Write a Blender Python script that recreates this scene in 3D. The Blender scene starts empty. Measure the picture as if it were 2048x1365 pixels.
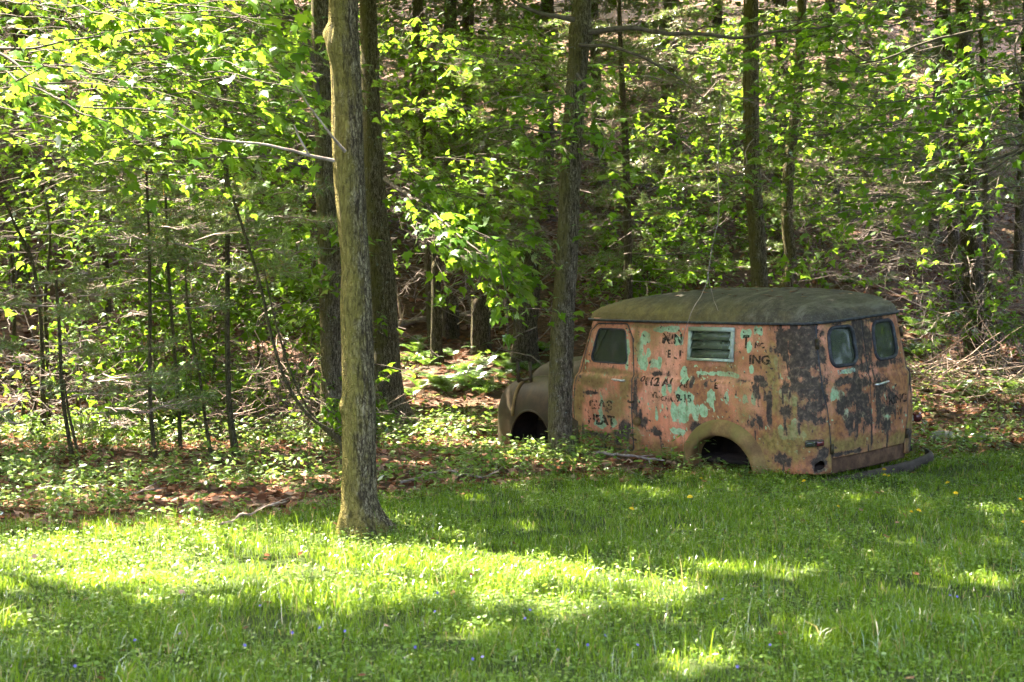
import bpy, math, random
import numpy as np

# ------------------------------------------------------------------ camera, sky, sun, exposure
scene = bpy.context.scene
FPX, CXP, CYP, HORIZON, EYE = 3747.0, 1024.0, 682.5, 570.0, 1.75     # in pixels of a 2048 wide frame
PITCH = math.atan((CYP - HORIZON) / FPX)
cam = bpy.data.cameras.new('camera')
cam.sensor_width = 36.0
cam.lens = FPX / 2048.0 * 36.0
cam.clip_end = 600.0
cam.dof.use_dof = True; cam.dof.focus_distance = 18.2; cam.dof.aperture_fstop = 5.6
cam_ob = bpy.data.objects.new('camera', cam)
cam_ob.location = (0, 0, EYE)
cam_ob.rotation_euler = (math.pi / 2 - PITCH, 0, 0)
scene.collection.objects.link(cam_ob)
scene.camera = cam_ob

SUN = np.array([-0.40, 0.34, 0.85]); SUN /= np.linalg.norm(SUN)
SUN_EL = math.asin(SUN[2]); SUN_AZ = math.atan2(SUN[0], SUN[1])
world = bpy.data.worlds.new('World'); scene.world = world; world.use_nodes = True
wn = world.node_tree.nodes; wl = world.node_tree.links
wn.clear()
sky = wn.new('ShaderNodeTexSky'); sky.sky_type = 'NISHITA'; sky.sun_disc = False
sky.sun_elevation = SUN_EL; sky.sun_rotation = SUN_AZ
sky.air_density = 0.6; sky.dust_density = 5.0; sky.ozone_density = 0.2
bg = wn.new('ShaderNodeBackground'); bg.inputs[1].default_value = 0.145
wo = wn.new('ShaderNodeOutputWorld')
wl.new(sky.outputs[0], bg.inputs[0]); wl.new(bg.outputs[0], wo.inputs[0])
sun = bpy.data.lights.new('sun', 'SUN'); sun.energy = 5.0; sun.angle = math.radians(0.53); sun.color = (1.0, 0.92, 0.76)
sun_ob = bpy.data.objects.new('sun', sun)
import mathutils
sun_ob.rotation_euler = mathutils.Vector(SUN).to_track_quat('Z', 'Y').to_euler()
scene.collection.objects.link(sun_ob)

vs = scene.view_settings
vs.view_transform = 'Standard'; vs.look = 'None'; vs.gamma = 1.0; vs.use_curve_mapping = False
vs.exposure = 4.0
cy = scene.cycles
cy.max_bounces = 5; cy.diffuse_bounces = 4; cy.glossy_bounces = 2; cy.transmission_bounces = 4; cy.transparent_max_bounces = 8
cy.caustics_reflective = False; cy.caustics_refractive = False
cy.sample_clamp_indirect = 6.0
cy.use_adaptive_sampling = True; cy.adaptive_threshold = 0.02
cy.use_denoising = True
try:
    cy.denoiser = 'OPENIMAGEDENOISE'; cy.denoising_input_passes = 'RGB_ALBEDO_NORMAL'; cy.denoising_prefilter = 'ACCURATE'
except Exception:
    pass

rng = np.random.default_rng(11)
random.seed(5)
COL = scene.collection

# ------------------------------------------------------------------ helpers
def sstep(a, b, x):
    t = np.clip((np.asarray(x, float) - a) / (b - a), 0, 1)
    return t * t * (3 - 2 * t)

def _hash(ix, iy, iz):
    h = (ix.astype(np.int64) * 374761393 + iy.astype(np.int64) * 668265263 + iz.astype(np.int64) * 2147483647 + 1013904223) & 0xffffffff
    h = ((h ^ (h >> 13)) * 1274126177) & 0xffffffff
    return ((h ^ (h >> 16)) & 0xffff) / 65535.0

def noise3(x, y, z=0.0):
    x, y, z = np.broadcast_arrays(np.asarray(x, float), np.asarray(y, float), np.asarray(z, float))
    ix, iy, iz = np.floor(x), np.floor(y), np.floor(z)
    fx, fy, fz = x - ix, y - iy, z - iz
    fx, fy, fz = fx * fx * (3 - 2 * fx), fy * fy * (3 - 2 * fy), fz * fz * (3 - 2 * fz)
    r = 0
    for a in (0, 1):
        for b in (0, 1):
            for c in (0, 1):
                r = r + _hash(ix + a, iy + b, iz + c) * (fx if a else 1 - fx) * (fy if b else 1 - fy) * (fz if c else 1 - fz)
    return r

def fbm(x, y, z=0.0, o=4):
    r, a, t = 0, 1.0, 0
    for i in range(o):
        k = 2.03 ** i
        r = r + a * noise3(np.asarray(x) * k + 17.3 * i, np.asarray(y) * k + 5.1 * i, np.asarray(z) * k + 9.7 * i)
        t += a; a *= 0.52
    return r / t

def at(px, py, d):
    """the world point seen at a photo position, d metres in front of the eye"""
    c, s = math.cos(PITCH), math.sin(PITCH)
    u, v = (px - CXP) / FPX, (CYP - py) / FPX
    return np.array([u * d, (c + v * s) * d, EYE + (v * c - s) * d])

LB_X = [-30, -3.74, -2.3, -1.3, 0.34, 1.76, 5.3, 30]
LB_Y = [12.6, 13.6, 13.9, 15.2, 16.7, 17.4, 19.3, 24]
def lawn_edge(x):
    return np.interp(x, LB_X, LB_Y) + 0.35 * (fbm(np.asarray(x) * 1.3, 3.3) - 0.5)

def ground_z(x, y):
    x, y = np.asarray(x, float), np.asarray(y, float)
    t = np.clip(y - 22.5, 0, None)
    hill = 0.30 * t * t / (t + 3.0)
    hill = np.where(hill > 16, 16 + (hill - 16) * 0.15, hill)
    z = hill + 0.10 * sstep(16.5, 22, y) * sstep(-2, 4, x) + 0.03 * sstep(15, 20, y)
    rough = sstep(13.5, 17.5, y)
    z = z + (fbm(x * 0.5, y * 0.5) - 0.5) * (0.06 + 0.10 * rough) + (fbm(x * 1.7 + 7, y * 1.7) - 0.5) * (0.02 + 0.05 * rough)
    z = z + sstep(24, 34, y) * (fbm(x * 0.16, y * 0.16 + 4) - 0.5) * 2.2
    return z

_RD = np.concatenate([np.arange(4.0, 30.0, 0.04), np.arange(30.0, 70.0, 0.1)])
def ground_at(px, py):
    """where the line of sight through a photo position meets the ground"""
    c, s = math.cos(PITCH), math.sin(PITCH)
    u, v = (px - CXP) / FPX, (CYP - py) / FPX
    X, Y, Z = u * _RD, (c + v * s) * _RD, EYE + (v * c - s) * _RD
    below = np.nonzero(Z <= np.interp(Y, *_coarse(u)) + .12)[0]
    i0 = max(0, (below[0] if len(below) else len(_RD) - 1) - 4)
    sl = slice(i0, i0 + 60)
    gz = ground_z(X[sl], Y[sl]); hit = np.nonzero(Z[sl] <= gz)[0]
    k = hit[0] if len(hit) else len(gz) - 1
    return np.array([X[sl][k], Y[sl][k], gz[k]])
_cc = {}
def _coarse(u):
    k = round(u, 2)
    if k not in _cc:
        yy = np.arange(3.0, 72.0, .5); _cc[k] = (yy, ground_z(k * yy, yy) - .05)
    return _cc[k]

def new_mesh(name, V, T=None, Q=None, smooth=False):
    V = np.ascontiguousarray(V, dtype=np.float32).reshape(-1, 3)
    T = np.zeros((0, 3), np.int32) if T is None or len(T) == 0 else np.asarray(T, np.int32).reshape(-1, 3)
    Q = np.zeros((0, 4), np.int32) if Q is None or len(Q) == 0 else np.asarray(Q, np.int32).reshape(-1, 4)
    me = bpy.data.meshes.new(name)
    me.vertices.add(len(V)); me.vertices.foreach_set('co', V.ravel())
    loops = np.concatenate([T.ravel(), Q.ravel()]).astype(np.int32)
    me.loops.add(len(loops)); me.loops.foreach_set('vertex_index', loops)
    n = len(T) + len(Q)
    starts = np.concatenate([np.arange(len(T)) * 3, len(T) * 3 + np.arange(len(Q)) * 4]).astype(np.int32)
    me.polygons.add(n); me.polygons.foreach_set('loop_start', starts)
    me.update(calc_edges=True)
    if smooth:
        me.polygons.foreach_set('use_smooth', np.ones(n, bool))
    return me

def link(name, me, mat=None, parent=None):
    ob = bpy.data.objects.new(name, me)
    COL.objects.link(ob)
    if mat is not None and me is not None and len(me.materials) == 0:
        me.materials.append(mat)
    if parent is not None:
        ob.parent = parent
    return ob

def empty(name, loc=(0, 0, 0)):
    o = bpy.data.objects.new(name, None); o.location = loc; o.empty_display_size = 0.2
    COL.objects.link(o)
    return o

def tag(o, label=None, cat=None, group=None, kind=None):
    if label: o['label'] = label
    if cat: o['category'] = cat
    if group: o['group'] = group
    if kind: o['kind'] = kind
    return o

class MB:
    """collects triangles and quads"""
    def __init__(s): s.V = []; s.T = []; s.Q = []; s.n = 0
    def add(s, V, T=None, Q=None):
        V = np.asarray(V, float).reshape(-1, 3)
        if T is not None and len(T): s.T.append(np.asarray(T).reshape(-1, 3) + s.n)
        if Q is not None and len(Q): s.Q.append(np.asarray(Q).reshape(-1, 4) + s.n)
        s.V.append(V); s.n += len(V)
    def mesh(s, name, off=(0, 0, 0), smooth=False):
        V = np.concatenate(s.V) if s.V else np.zeros((0, 3))
        return new_mesh(name, V - np.asarray(off, float), np.concatenate(s.T) if s.T else None, np.concatenate(s.Q) if s.Q else None, smooth)
    def build(s, name, mat, parent=None, smooth=False):
        off = world_loc(parent) if parent is not None else (0, 0, 0)
        return link(name, s.mesh(name, off, smooth), mat, parent)

def world_loc(o):
    v = np.zeros(3)
    while o is not None:
        v = v + np.array(o.location); o = o.parent
    return v

def frames(P):
    P = np.asarray(P, float); n = len(P)
    t = np.gradient(P, axis=0); t /= np.linalg.norm(t, axis=1, keepdims=True) + 1e-9
    ref = np.array([1.0, 0, 0]) if abs(t[0][0]) < 0.8 else np.array([0, 1.0, 0])
    A = np.zeros_like(P); B = np.zeros_like(P)
    a = ref - t[0] * ref.dot(t[0])
    for i in range(n):
        a = a - t[i] * a.dot(t[i]); a /= np.linalg.norm(a) + 1e-9
        A[i] = a; B[i] = np.cross(t[i], a)
    return t, A, B

def tube(mb, P, R, seg=6, cap=False, disp=None):
    P = np.asarray(P, float); n = len(P); R = np.broadcast_to(np.asarray(R, float), (n,))
    t, A, B = frames(P)
    th = np.arange(seg) / seg * 2 * math.pi
    c, s = np.cos(th), np.sin(th)
    r = np.repeat(R[:, None], seg, 1)
    if disp is not None: r = r * disp(P, th)
    V = P[:, None, :] + r[:, :, None] * (A[:, None, :] * c[None, :, None] + B[:, None, :] * s[None, :, None])
    i = np.arange(n - 1)[:, None] * seg; j = np.arange(seg)[None, :]; k = (j + 1) % seg
    Q = np.stack([i + j, i + k, i + seg + k, i + seg + j], -1).reshape(-1, 4)
    V = V.reshape(-1, 3)
    if cap:
        V = np.concatenate([V, P[:1], P[-1:]])
        m = n * seg; jj = np.arange(seg); kk = (jj + 1) % seg
        T = np.concatenate([np.stack([kk, jj, np.full(seg, m)], 1), np.stack([(n - 1) * seg + jj, (n - 1) * seg + kk, np.full(seg, m + 1)], 1)])
        mb.add(V, T, Q)
    else:
        mb.add(V, None, Q)

def smooth_path(pts, n):
    pts = np.asarray(pts, float)
    d = np.concatenate([[0], np.cumsum(np.linalg.norm(np.diff(pts, axis=0), axis=1))])
    u = np.linspace(0, d[-1], n)
    # Catmull-Rom like via cubic Hermite with finite difference tangents
    m = np.gradient(pts, d, axis=0)
    k = np.clip(np.searchsorted(d, u, 'right') - 1, 0, len(d) - 2)
    h = (d[k + 1] - d[k])[:, None]; t = ((u - d[k])[:, None]) / h
    return ((2*t**3 - 3*t**2 + 1) * pts[k] + (t**3 - 2*t**2 + t) * h * m[k] + (-2*t**3 + 3*t**2) * pts[k + 1] + (t**3 - t**2) * h * m[k + 1])

# ------------------------------------------------------------------ materials
def mat_new(name):
    m = bpy.data.materials.new(name); m.use_nodes = True
    m.node_tree.nodes.clear()
    return m, m.node_tree.nodes, m.node_tree.links

class G:
    """tiny node graph helper"""
    def __init__(s, name):
        s.m, s.n, s.l = mat_new(name)
        s.out = s.n.new('ShaderNodeOutputMaterial')
    def node(s, t, **kw):
        n = s.n.new(t)
        for k, v in kw.items(): setattr(n, k, v)
        return n
    def set(s, sock, v):
        if isinstance(v, bpy.types.NodeSocket): s.l.new(v, sock)
        else: sock.default_value = v
    def noise(s, vec, scale, detail=4, rough=0.6, dist=0.0):
        n = s.node('ShaderNodeTexNoise'); s.set(n.inputs['Vector'], vec)
        n.inputs['Scale'].default_value = scale; n.inputs['Detail'].default_value = detail
        n.inputs['Roughness'].default_value = rough; n.inputs['Distortion'].default_value = dist
        return n.outputs['Fac']
    def ramp(s, fac, stops, interp='LINEAR'):
        n = s.node('ShaderNodeValToRGB'); s.set(n.inputs[0], fac)
        cr = n.color_ramp; cr.interpolation = interp
        while len(cr.elements) < len(stops): cr.elements.new(0.5)
        for e, (p, c) in zip(cr.elements, stops):
            e.position = p; e.color = (*c, 1) if len(c) == 3 else c
        return n.outputs['Color']
    def mix(s, fac, a, b, mode='MIX'):
        n = s.node('ShaderNodeMix', data_type='RGBA', blend_type=mode)
        s.set(n.inputs[0], fac)
        for k, v in ((6, a), (7, b)):
            if isinstance(v, tuple) and len(v) == 3: v = (*v, 1)
            s.set(n.inputs[k], v)
        return n.outputs[2]
    def math(s, op, a, b=0.0, c=0.0, clamp=False):
        n = s.node('ShaderNodeMath', operation=op, use_clamp=clamp)
        s.set(n.inputs[0], a); s.set(n.inputs[1], b)
        if op in ('MULTIPLY_ADD', 'SMOOTHSTEP'): s.set(n.inputs[2], c)
        return n.outputs[0]
    def rng(s, v, a, b, c=0.0, d=1.0):
        n = s.node('ShaderNodeMapRange'); s.set(n.inputs[0], v)
        for i, k in enumerate((a, b, c, d)): n.inputs[i + 1].default_value = k
        return n.outputs[0]
    def coords(s, kind='Object', scale=None):
        v = s.node('ShaderNodeTexCoord').outputs[kind]
        if scale is not None:
            mp = s.node('ShaderNodeMapping'); s.l.new(v, mp.inputs[0]); mp.inputs['Scale'].default_value = scale
            v = mp.outputs[0]
        return v
    def world_pos(s): return s.node('ShaderNodeNewGeometry').outputs['Position']
    def island(s): return s.node('ShaderNodeNewGeometry').outputs['Random Per Island']
    def objrand(s): return s.node('ShaderNodeObjectInfo').outputs['Random']
    def attr(s, name): return s.node('ShaderNodeAttribute', attribute_name=name).outputs['Fac']
    def bump(s, h, strength=0.5, dist=0.02):
        n = s.node('ShaderNodeBump'); s.set(n.inputs['Height'], h)
        n.inputs['Strength'].default_value = strength; n.inputs['Distance'].default_value = dist
        return n.outputs[0]
    def principled(s, col, rough=0.8, normal=None, metal=0.0, spec=0.3):
        b = s.node('ShaderNodeBsdfPrincipled')
        if isinstance(col, tuple): col = (*col, 1)
        s.set(b.inputs['Base Color'], col); s.set(b.inputs['Roughness'], rough); s.set(b.inputs['Metallic'], metal)
        b.inputs['Specular IOR Level'].default_value = spec
        if normal is not None: s.l.new(normal, b.inputs['Normal'])
        return b.outputs[0]
    def done(s, shader):
        s.l.new(shader, s.out.inputs['Surface']); return s.m

def leaf_mat(name, dark, light, trans, tw=0.5, gloss=0.10, rough=0.38, objr=False, brown=None):
    g = G(name)
    r = g.objrand() if objr else g.island()
    col = g.ramp(r, [(0.0, tuple(c * .75 for c in dark)), (0.5, tuple((a + b) / 2 for a, b in zip(dark, light))), (0.9, light), (1.0, (light[0] * 1.3, light[1] * 1.15, light[2]))])
    tcol = g.ramp(r, [(0.0, tuple(c * 0.7 for c in trans)), (1.0, trans)])
    if brown:
        sel = g.math('GREATER_THAN', g.math('FRACT', g.math('MULTIPLY', r, 37.7)), 0.965)
        col = g.mix(sel, col, brown); tcol = g.mix(sel, tcol, tuple(min(1, c * 2) for c in brown))
    d = g.node('ShaderNodeBsdfDiffuse'); g.set(d.inputs[0], col)
    t = g.node('ShaderNodeBsdfTranslucent'); g.set(t.inputs[0], tcol)
    m = g.node('ShaderNodeMixShader'); m.inputs[0].default_value = tw
    g.l.new(d.outputs[0], m.inputs[1]); g.l.new(t.outputs[0], m.inputs[2])
    gl = g.node('ShaderNodeBsdfGlossy'); gl.inputs['Roughness'].default_value = rough; gl.inputs[0].default_value = (1, 1, 1, 1)
    fr = g.node('ShaderNodeFresnel'); fr.inputs[0].default_value = 1.42
    k = g.math('MULTIPLY', fr.outputs[0], gloss * 5, clamp=True)
    m2 = g.node('ShaderNodeMixShader'); g.l.new(k, m2.inputs[0])
    g.l.new(m.outputs[0], m2.inputs[1]); g.l.new(gl.outputs[0], m2.inputs[2])
    return g.done(m2.outputs[0])

M = {}
M['maple'] = leaf_mat('maple_leaf', (0.040, 0.10, 0.008), (0.085, 0.17, 0.012), (0.25, 0.42, 0.022), 0.52, 0.035)
M['maple_near'] = leaf_mat('maple_leaf_near', (0.04, 0.11, 0.012), (0.085, 0.18, 0.02), (0.27, 0.44, 0.03), 0.5, 0.04, objr=True)
M['canopy'] = leaf_mat('canopy_leaf', (0.035, 0.09, 0.012), (0.07, 0.15, 0.02), (0.22, 0.34, 0.03), 0.45, 0.06)
M['needle'] = leaf_mat('pine_needle', (0.07, 0.12, 0.028), (0.16, 0.215, 0.075), (0.24, 0.32, 0.07), 0.38, 0.03, 0.45, brown=(0.22, 0.10, 0.03))
M['grass'] = leaf_mat('grass_blade', (0.065, 0.125, 0.006), (0.125, 0.195, 0.010), (0.24, 0.36, 0.022), 0.42, 0.035, brown=(0.30, 0.23, 0.10))
M['clover'] = leaf_mat('ground_cover_leaf', (0.07, 0.13, 0.014), (0.15, 0.22, 0.04), (0.23, 0.36, 0.035), 0.38, 0.055)
M['herb'] = leaf_mat('undergrowth_leaf', (0.055, 0.12, 0.012), (0.13, 0.20, 0.030), (0.25, 0.38, 0.03), 0.42, 0.07)
M['fern'] = leaf_mat('fern_frond', (0.06, 0.13, 0.02), (0.10, 0.19, 0.03), (0.22, 0.36, 0.04), 0.42, 0.05)

def litter_material():
    g = G('fallen_leaf')
    r = g.island()
    col = g.ramp(r, [(0.0, (0.065, 0.026, 0.014)), (0.35, (0.145, 0.062, 0.034)), (0.7, (0.24, 0.125, 0.078)), (1.0, (0.37, 0.24, 0.18))])
    d = g.node('ShaderNodeBsdfDiffuse'); g.set(d.inputs[0], col)
    t = g.node('ShaderNodeBsdfTranslucent'); g.set(t.inputs[0], col)
    m = g.node('ShaderNodeMixShader'); m.inputs[0].default_value = 0.2
    g.l.new(d.outputs[0], m.inputs[1]); g.l.new(t.outputs[0], m.inputs[2])
    return g.done(m.outputs[0])
M['litter'] = litter_material()

def ground_material():
    g = G('ground_soil')
    p = g.world_pos()
    n1 = g.noise(p, 1.2, 5); n2 = g.noise(p, 9, 5, 0.7); n3 = g.noise(p, 60, 4, 0.7)
    litter = g.ramp(n2, [(0.35, (0.032, 0.017, 0.010)), (0.5, (0.092, 0.046, 0.028)), (0.68, (0.18, 0.098, 0.064))])
    litter = g.mix(g.rng(n3, 0.3, 0.7), litter, g.mix(0.4, litter, (0.22, 0.15, 0.12)))
    soil = g.ramp(n2, [(0.3, (0.030, 0.042, 0.010)), (0.7, (0.06, 0.085, 0.02))])
    a = g.attr('lawn')
    col = g.mix(a, litter, soil)
    moss = g.rng(n1, 0.55, 0.7, 0, 0.55)
    col = g.mix(g.math('MULTIPLY', moss, g.math('SUBTRACT', 1.0, a)), col, (0.055, 0.075, 0.02))
    return g.done(g.principled(col, 0.95, g.bump(g.math('ADD', n2, n3), 0.9, 0.05), spec=0.1))
M['ground'] = ground_material()

def bark_material(name, base, pale, dark, moss, moss_amt=0.5, vs_=6.0, lichen=0.0, side=(-1, -0.3)):
    g = G(name)
    p = g.coords('Object')
    st = g.coords('Object', (1, 1, 0.22))
    ridge = g.noise(st, vs_ * 7.5, 5, 0.65, 0.9)
    fine = g.noise(st, vs_ * 22, 4, 0.7)
    big = g.noise(p, 2.2, 4, 0.6)
    mid = g.noise(p, 9.0, 5, 0.65)
    col = g.ramp(ridge, [(0.40, dark), (0.50, base), (0.62, pale)])
    col = g.mix(g.rng(fine, 0.48, 0.62, 0.0, 0.5), col, dark)
    vo = g.node('ShaderNodeTexVoronoi', feature='DISTANCE_TO_EDGE'); vo.inputs['Scale'].default_value = vs_ * 6.5
    wob = g.node('ShaderNodeMix', data_type='VECTOR'); wob.inputs[0].default_value = 0.10
    nz = g.node('ShaderNodeTexNoise'); g.l.new(p, nz.inputs['Vector']); nz.inputs['Scale'].default_value = 12.0
    g.l.new(st, wob.inputs[4]); g.l.new(nz.outputs['Color'], wob.inputs[5]); g.l.new(wob.outputs[1], vo.inputs['Vector'])
    crack = g.rng(vo.outputs['Distance'], 0.02, 0.13, 0.0, 1.0)
    col = g.mix(g.math('MULTIPLY', g.math('SUBTRACT', 1.0, crack), 0.75), col, dark)
    col = g.mix(g.rng(big, 0.5, 0.75, 0.0, 0.55), col, dark)
    geo = g.node('ShaderNodeNewGeometry')
    dot = g.node('ShaderNodeVectorMath', operation='DOT_PRODUCT')
    g.l.new(geo.outputs['Normal'], dot.inputs[0]); dot.inputs[1].default_value = (side[0], side[1], 0.0)
    mk = g.math('MULTIPLY_ADD', dot.outputs['Value'], 0.35, g.math('ADD', g.math('MULTIPLY', big, 0.9), g.math('MULTIPLY', mid, 0.7)))
    mk = g.rng(mk, 1.05 - moss_amt * 0.5, 1.35 - moss_amt * 0.5, 0.0, 0.8)
    col = g.mix(g.math('MULTIPLY', mk, g.rng(ridge, 0.3, 0.55, 0.25, 1.0)), col, moss)
    if lichen:
        ln = g.noise(p, 26, 3, 0.6)
        col = g.mix(g.math('MULTIPLY', g.rng(ln, 0.66, 0.70, 0, 1), lichen), col, (0.42, 0.45, 0.38))
    h = g.math('ADD', g.math('MULTIPLY_ADD', crack, 0.35, ridge), g.math('MULTIPLY', fine, 0.35))
    return g.done(g.principled(col, 0.92, g.bump(h, 1.0, 0.09), spec=0.15))
M['bark_lawn'] = bark_material('bark_mossy_maple', (0.24, 0.185, 0.10), (0.46, 0.375, 0.225), (0.052, 0.036, 0.020), (0.29, 0.235, 0.045), 0.74, 6.0)
M['bark_maple'] = bark_material('bark_grey_maple', (0.24, 0.185, 0.125), (0.42, 0.34, 0.25), (0.06, 0.044, 0.029), (0.19, 0.16, 0.045), 0.46, 7.0, 0.5)
M['bark_pine'] = bark_material('bark_dark_pine', (0.17, 0.125, 0.092), (0.30, 0.235, 0.185), (0.046, 0.033, 0.024), (0.11, 0.10, 0.035), 0.35, 8.0)
M['bark_young'] = bark_material('bark_sapling', (0.14, 0.112, 0.06), (0.25, 0.21, 0.125), (0.05, 0.039, 0.022), (0.13, 0.135, 0.035), 0.45, 9.0)

def twig_mat(name, a, b):
    g = G(name)
    n = g.noise(g.coords('Object'), 14, 4, 0.7)
    col = g.ramp(n, [(0.3, a), (0.7, b)])
    return g.done(g.principled(col, 0.9, spec=0.15))
M['twig'] = twig_mat('twig_bark', (0.045, 0.034, 0.026), (0.13, 0.105, 0.085))
M['dead'] = twig_mat('dead_twig', (0.12, 0.085, 0.068), (0.34, 0.27, 0.235))
M['brush'] = twig_mat('brush_twig', (0.16, 0.10, 0.075), (0.42, 0.31, 0.245))
M['stem'] = twig_mat('green_stem', (0.06, 0.10, 0.02), (0.11, 0.15, 0.04))

# ------------------------------------------------------------------ ground
def axis_nonuniform(dense_lo, dense_hi, step, far_lo, far_hi, grow=1.22):
    a = list(np.arange(dense_lo, dense_hi + 1e-6, step))
    s, x = step, dense_hi
    while x < far_hi: s *= grow; x += s; a.append(x)
    s, x = step, dense_lo
    while x > far_lo: s *= grow; x -= s; a.insert(0, x)
    return np.array(a)
gx = axis_nonuniform(-13, 13, 0.22, -200, 200); gy = axis_nonuniform(6, 44, 0.2, -120, 260)
GX, GY = np.meshgrid(gx, gy, indexing='ij')
GZ = ground_z(GX, GY)
nx, ny = GX.shape
ii = (np.arange(nx - 1)[:, None] * ny + np.arange(ny - 1)[None, :])
gm = new_mesh('ground', np.stack([GX, GY, GZ], -1).reshape(-1, 3), None, np.stack([ii, ii + ny, ii + ny + 1, ii + 1], -1).reshape(-1, 4), True)
lw = sstep(0.35, -0.35, (GY - lawn_edge(GX)) + (fbm(GX * 2.1, GY * 2.1) - 0.5) * 1.2)
at_ = gm.attributes.new('lawn', 'FLOAT', 'POINT'); at_.data.foreach_set('value', lw.astype(np.float32).ravel())
tag(link('ground', gm, M['ground']), 'lawn running into a leaf-littered wooded slope', 'ground', kind='structure')

# ------------------------------------------------------------------ the panel van
VYAW, VROLL = 0.727, -0.077
VPOS = np.array([3.3523, 17.3222, 0.1031])
_a = VYAW
_Rz = np.array([[-math.sin(_a), -math.cos(_a), 0], [math.cos(_a), -math.sin(_a), 0], [0, 0, 1.0]])
_Rx = np.array([[1, 0, 0], [0, math.cos(VROLL), -math.sin(VROLL)], [0, math.sin(VROLL), math.cos(VROLL)]])
VM = _Rz @ _Rx
van = empty('panel_van')
van.matrix_world = mathutils.Matrix([[*VM[0], VPOS[0]], [*VM[1], VPOS[1]], [*VM[2], VPOS[2]], [0, 0, 0, 1]])
tag(van, 'rusted salmon-orange panel van with no wheels, peeling paint and a mossy domed roof', 'van')

def VS(s, z):
    """body shell: s runs round the plan from the middle of the tail forward along the side, z up"""
    s = np.asarray(s, float); z = np.asarray(z, float)
    sg = np.sign(s) + (s == 0); q = np.abs(s); Rc = .22; A = Rc * math.pi / 2
    th = np.clip((q - .58) / Rc, 0, math.pi / 2)
    x = np.where(q < .58, 0, np.where(q < .58 + A, Rc - Rc * np.cos(th), Rc + q - .58 - A))
    y = np.where(q < .58, q, np.where(q < .58 + A, .58 + Rc * np.sin(th), .8))
    x = x + .05 * (y / .8) ** 2
    w = np.interp(z, [-.1, 0, .2, .45, .70, .775, .795, .815, .9, 1.1, 1.35], [.80, .808, .826, .833, .824, .818, .803, .781, .772, .748, .71]) / .8
    w = w * (1 - .06 * sstep(2.2, 3.5, x))
    r = np.interp(z, [-.1, 0, .4, .77, .795, .82, 1.35], [.05, .035, .0, .0, .004, .016, .075])
    x = x + r * (1 - sstep(.1, .9, x))
    dent = (fbm(x * 3.1 + 3, z * 3.1, y * 2, 2) - .5) * .012
    return np.stack([x, y * w * sg + dent * sg * (q > .5), z + 0 * x], -1)

def vnormal(fn, u, v):
    e = 1e-3
    du = fn(u + e, v) - fn(u - e, v); dv = fn(u, v + e) - fn(u, v - e)
    n = np.cross(dv, du); n /= np.linalg.norm(n, axis=-1, keepdims=True) + 1e-12
    P = fn(u, v) - np.array([1.8, 0, .6])
    return n * np.where((n * P).sum(-1, keepdims=True) < 0, -1.0, 1.0)

def sd_poly(u, v, pts, r=0.0):
    pts = np.asarray(pts, float)
    u = np.asarray(u, float); v = np.asarray(v, float)
    d = np.full(np.broadcast(u, v).shape, 1e9); sgn = np.ones_like(d)
    n = len(pts)
    for i in range(n):
        a, b = pts[i], pts[(i + 1) % n]
        ex, ey = b - a
        wx, wy = u - a[0], v - a[1]
        t = np.clip((wx * ex + wy * ey) / (ex * ex + ey * ey), 0, 1)
        d = np.minimum(d, (wx - ex * t) ** 2 + (wy - ey * t) ** 2)
        c1 = v >= a[1]; c2 = v < b[1]; c3 = ex * wy > ey * wx
        flip = (c1 & c2 & c3) | (~c1 & ~c2 & ~c3)
        sgn = np.where(flip, -sgn, sgn)
    return sgn * np.sqrt(d) - r

def sd_rbox(u, v, cx, cz, hx, hz, r):
    qx = np.abs(u - cx) - hx + r; qz = np.abs(v - cz) - hz + r
    return np.sqrt(np.maximum(qx, 0) ** 2 + np.maximum(qz, 0) ** 2) + np.minimum(np.maximum(qx, qz), 0) - r

def sd_ell(u, v, cx, cz, rx, rz):
    k = np.sqrt(((u - cx) / rx) ** 2 + ((v - cz) / rz) ** 2)
    return (k - 1) * min(rx, rz)

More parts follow.
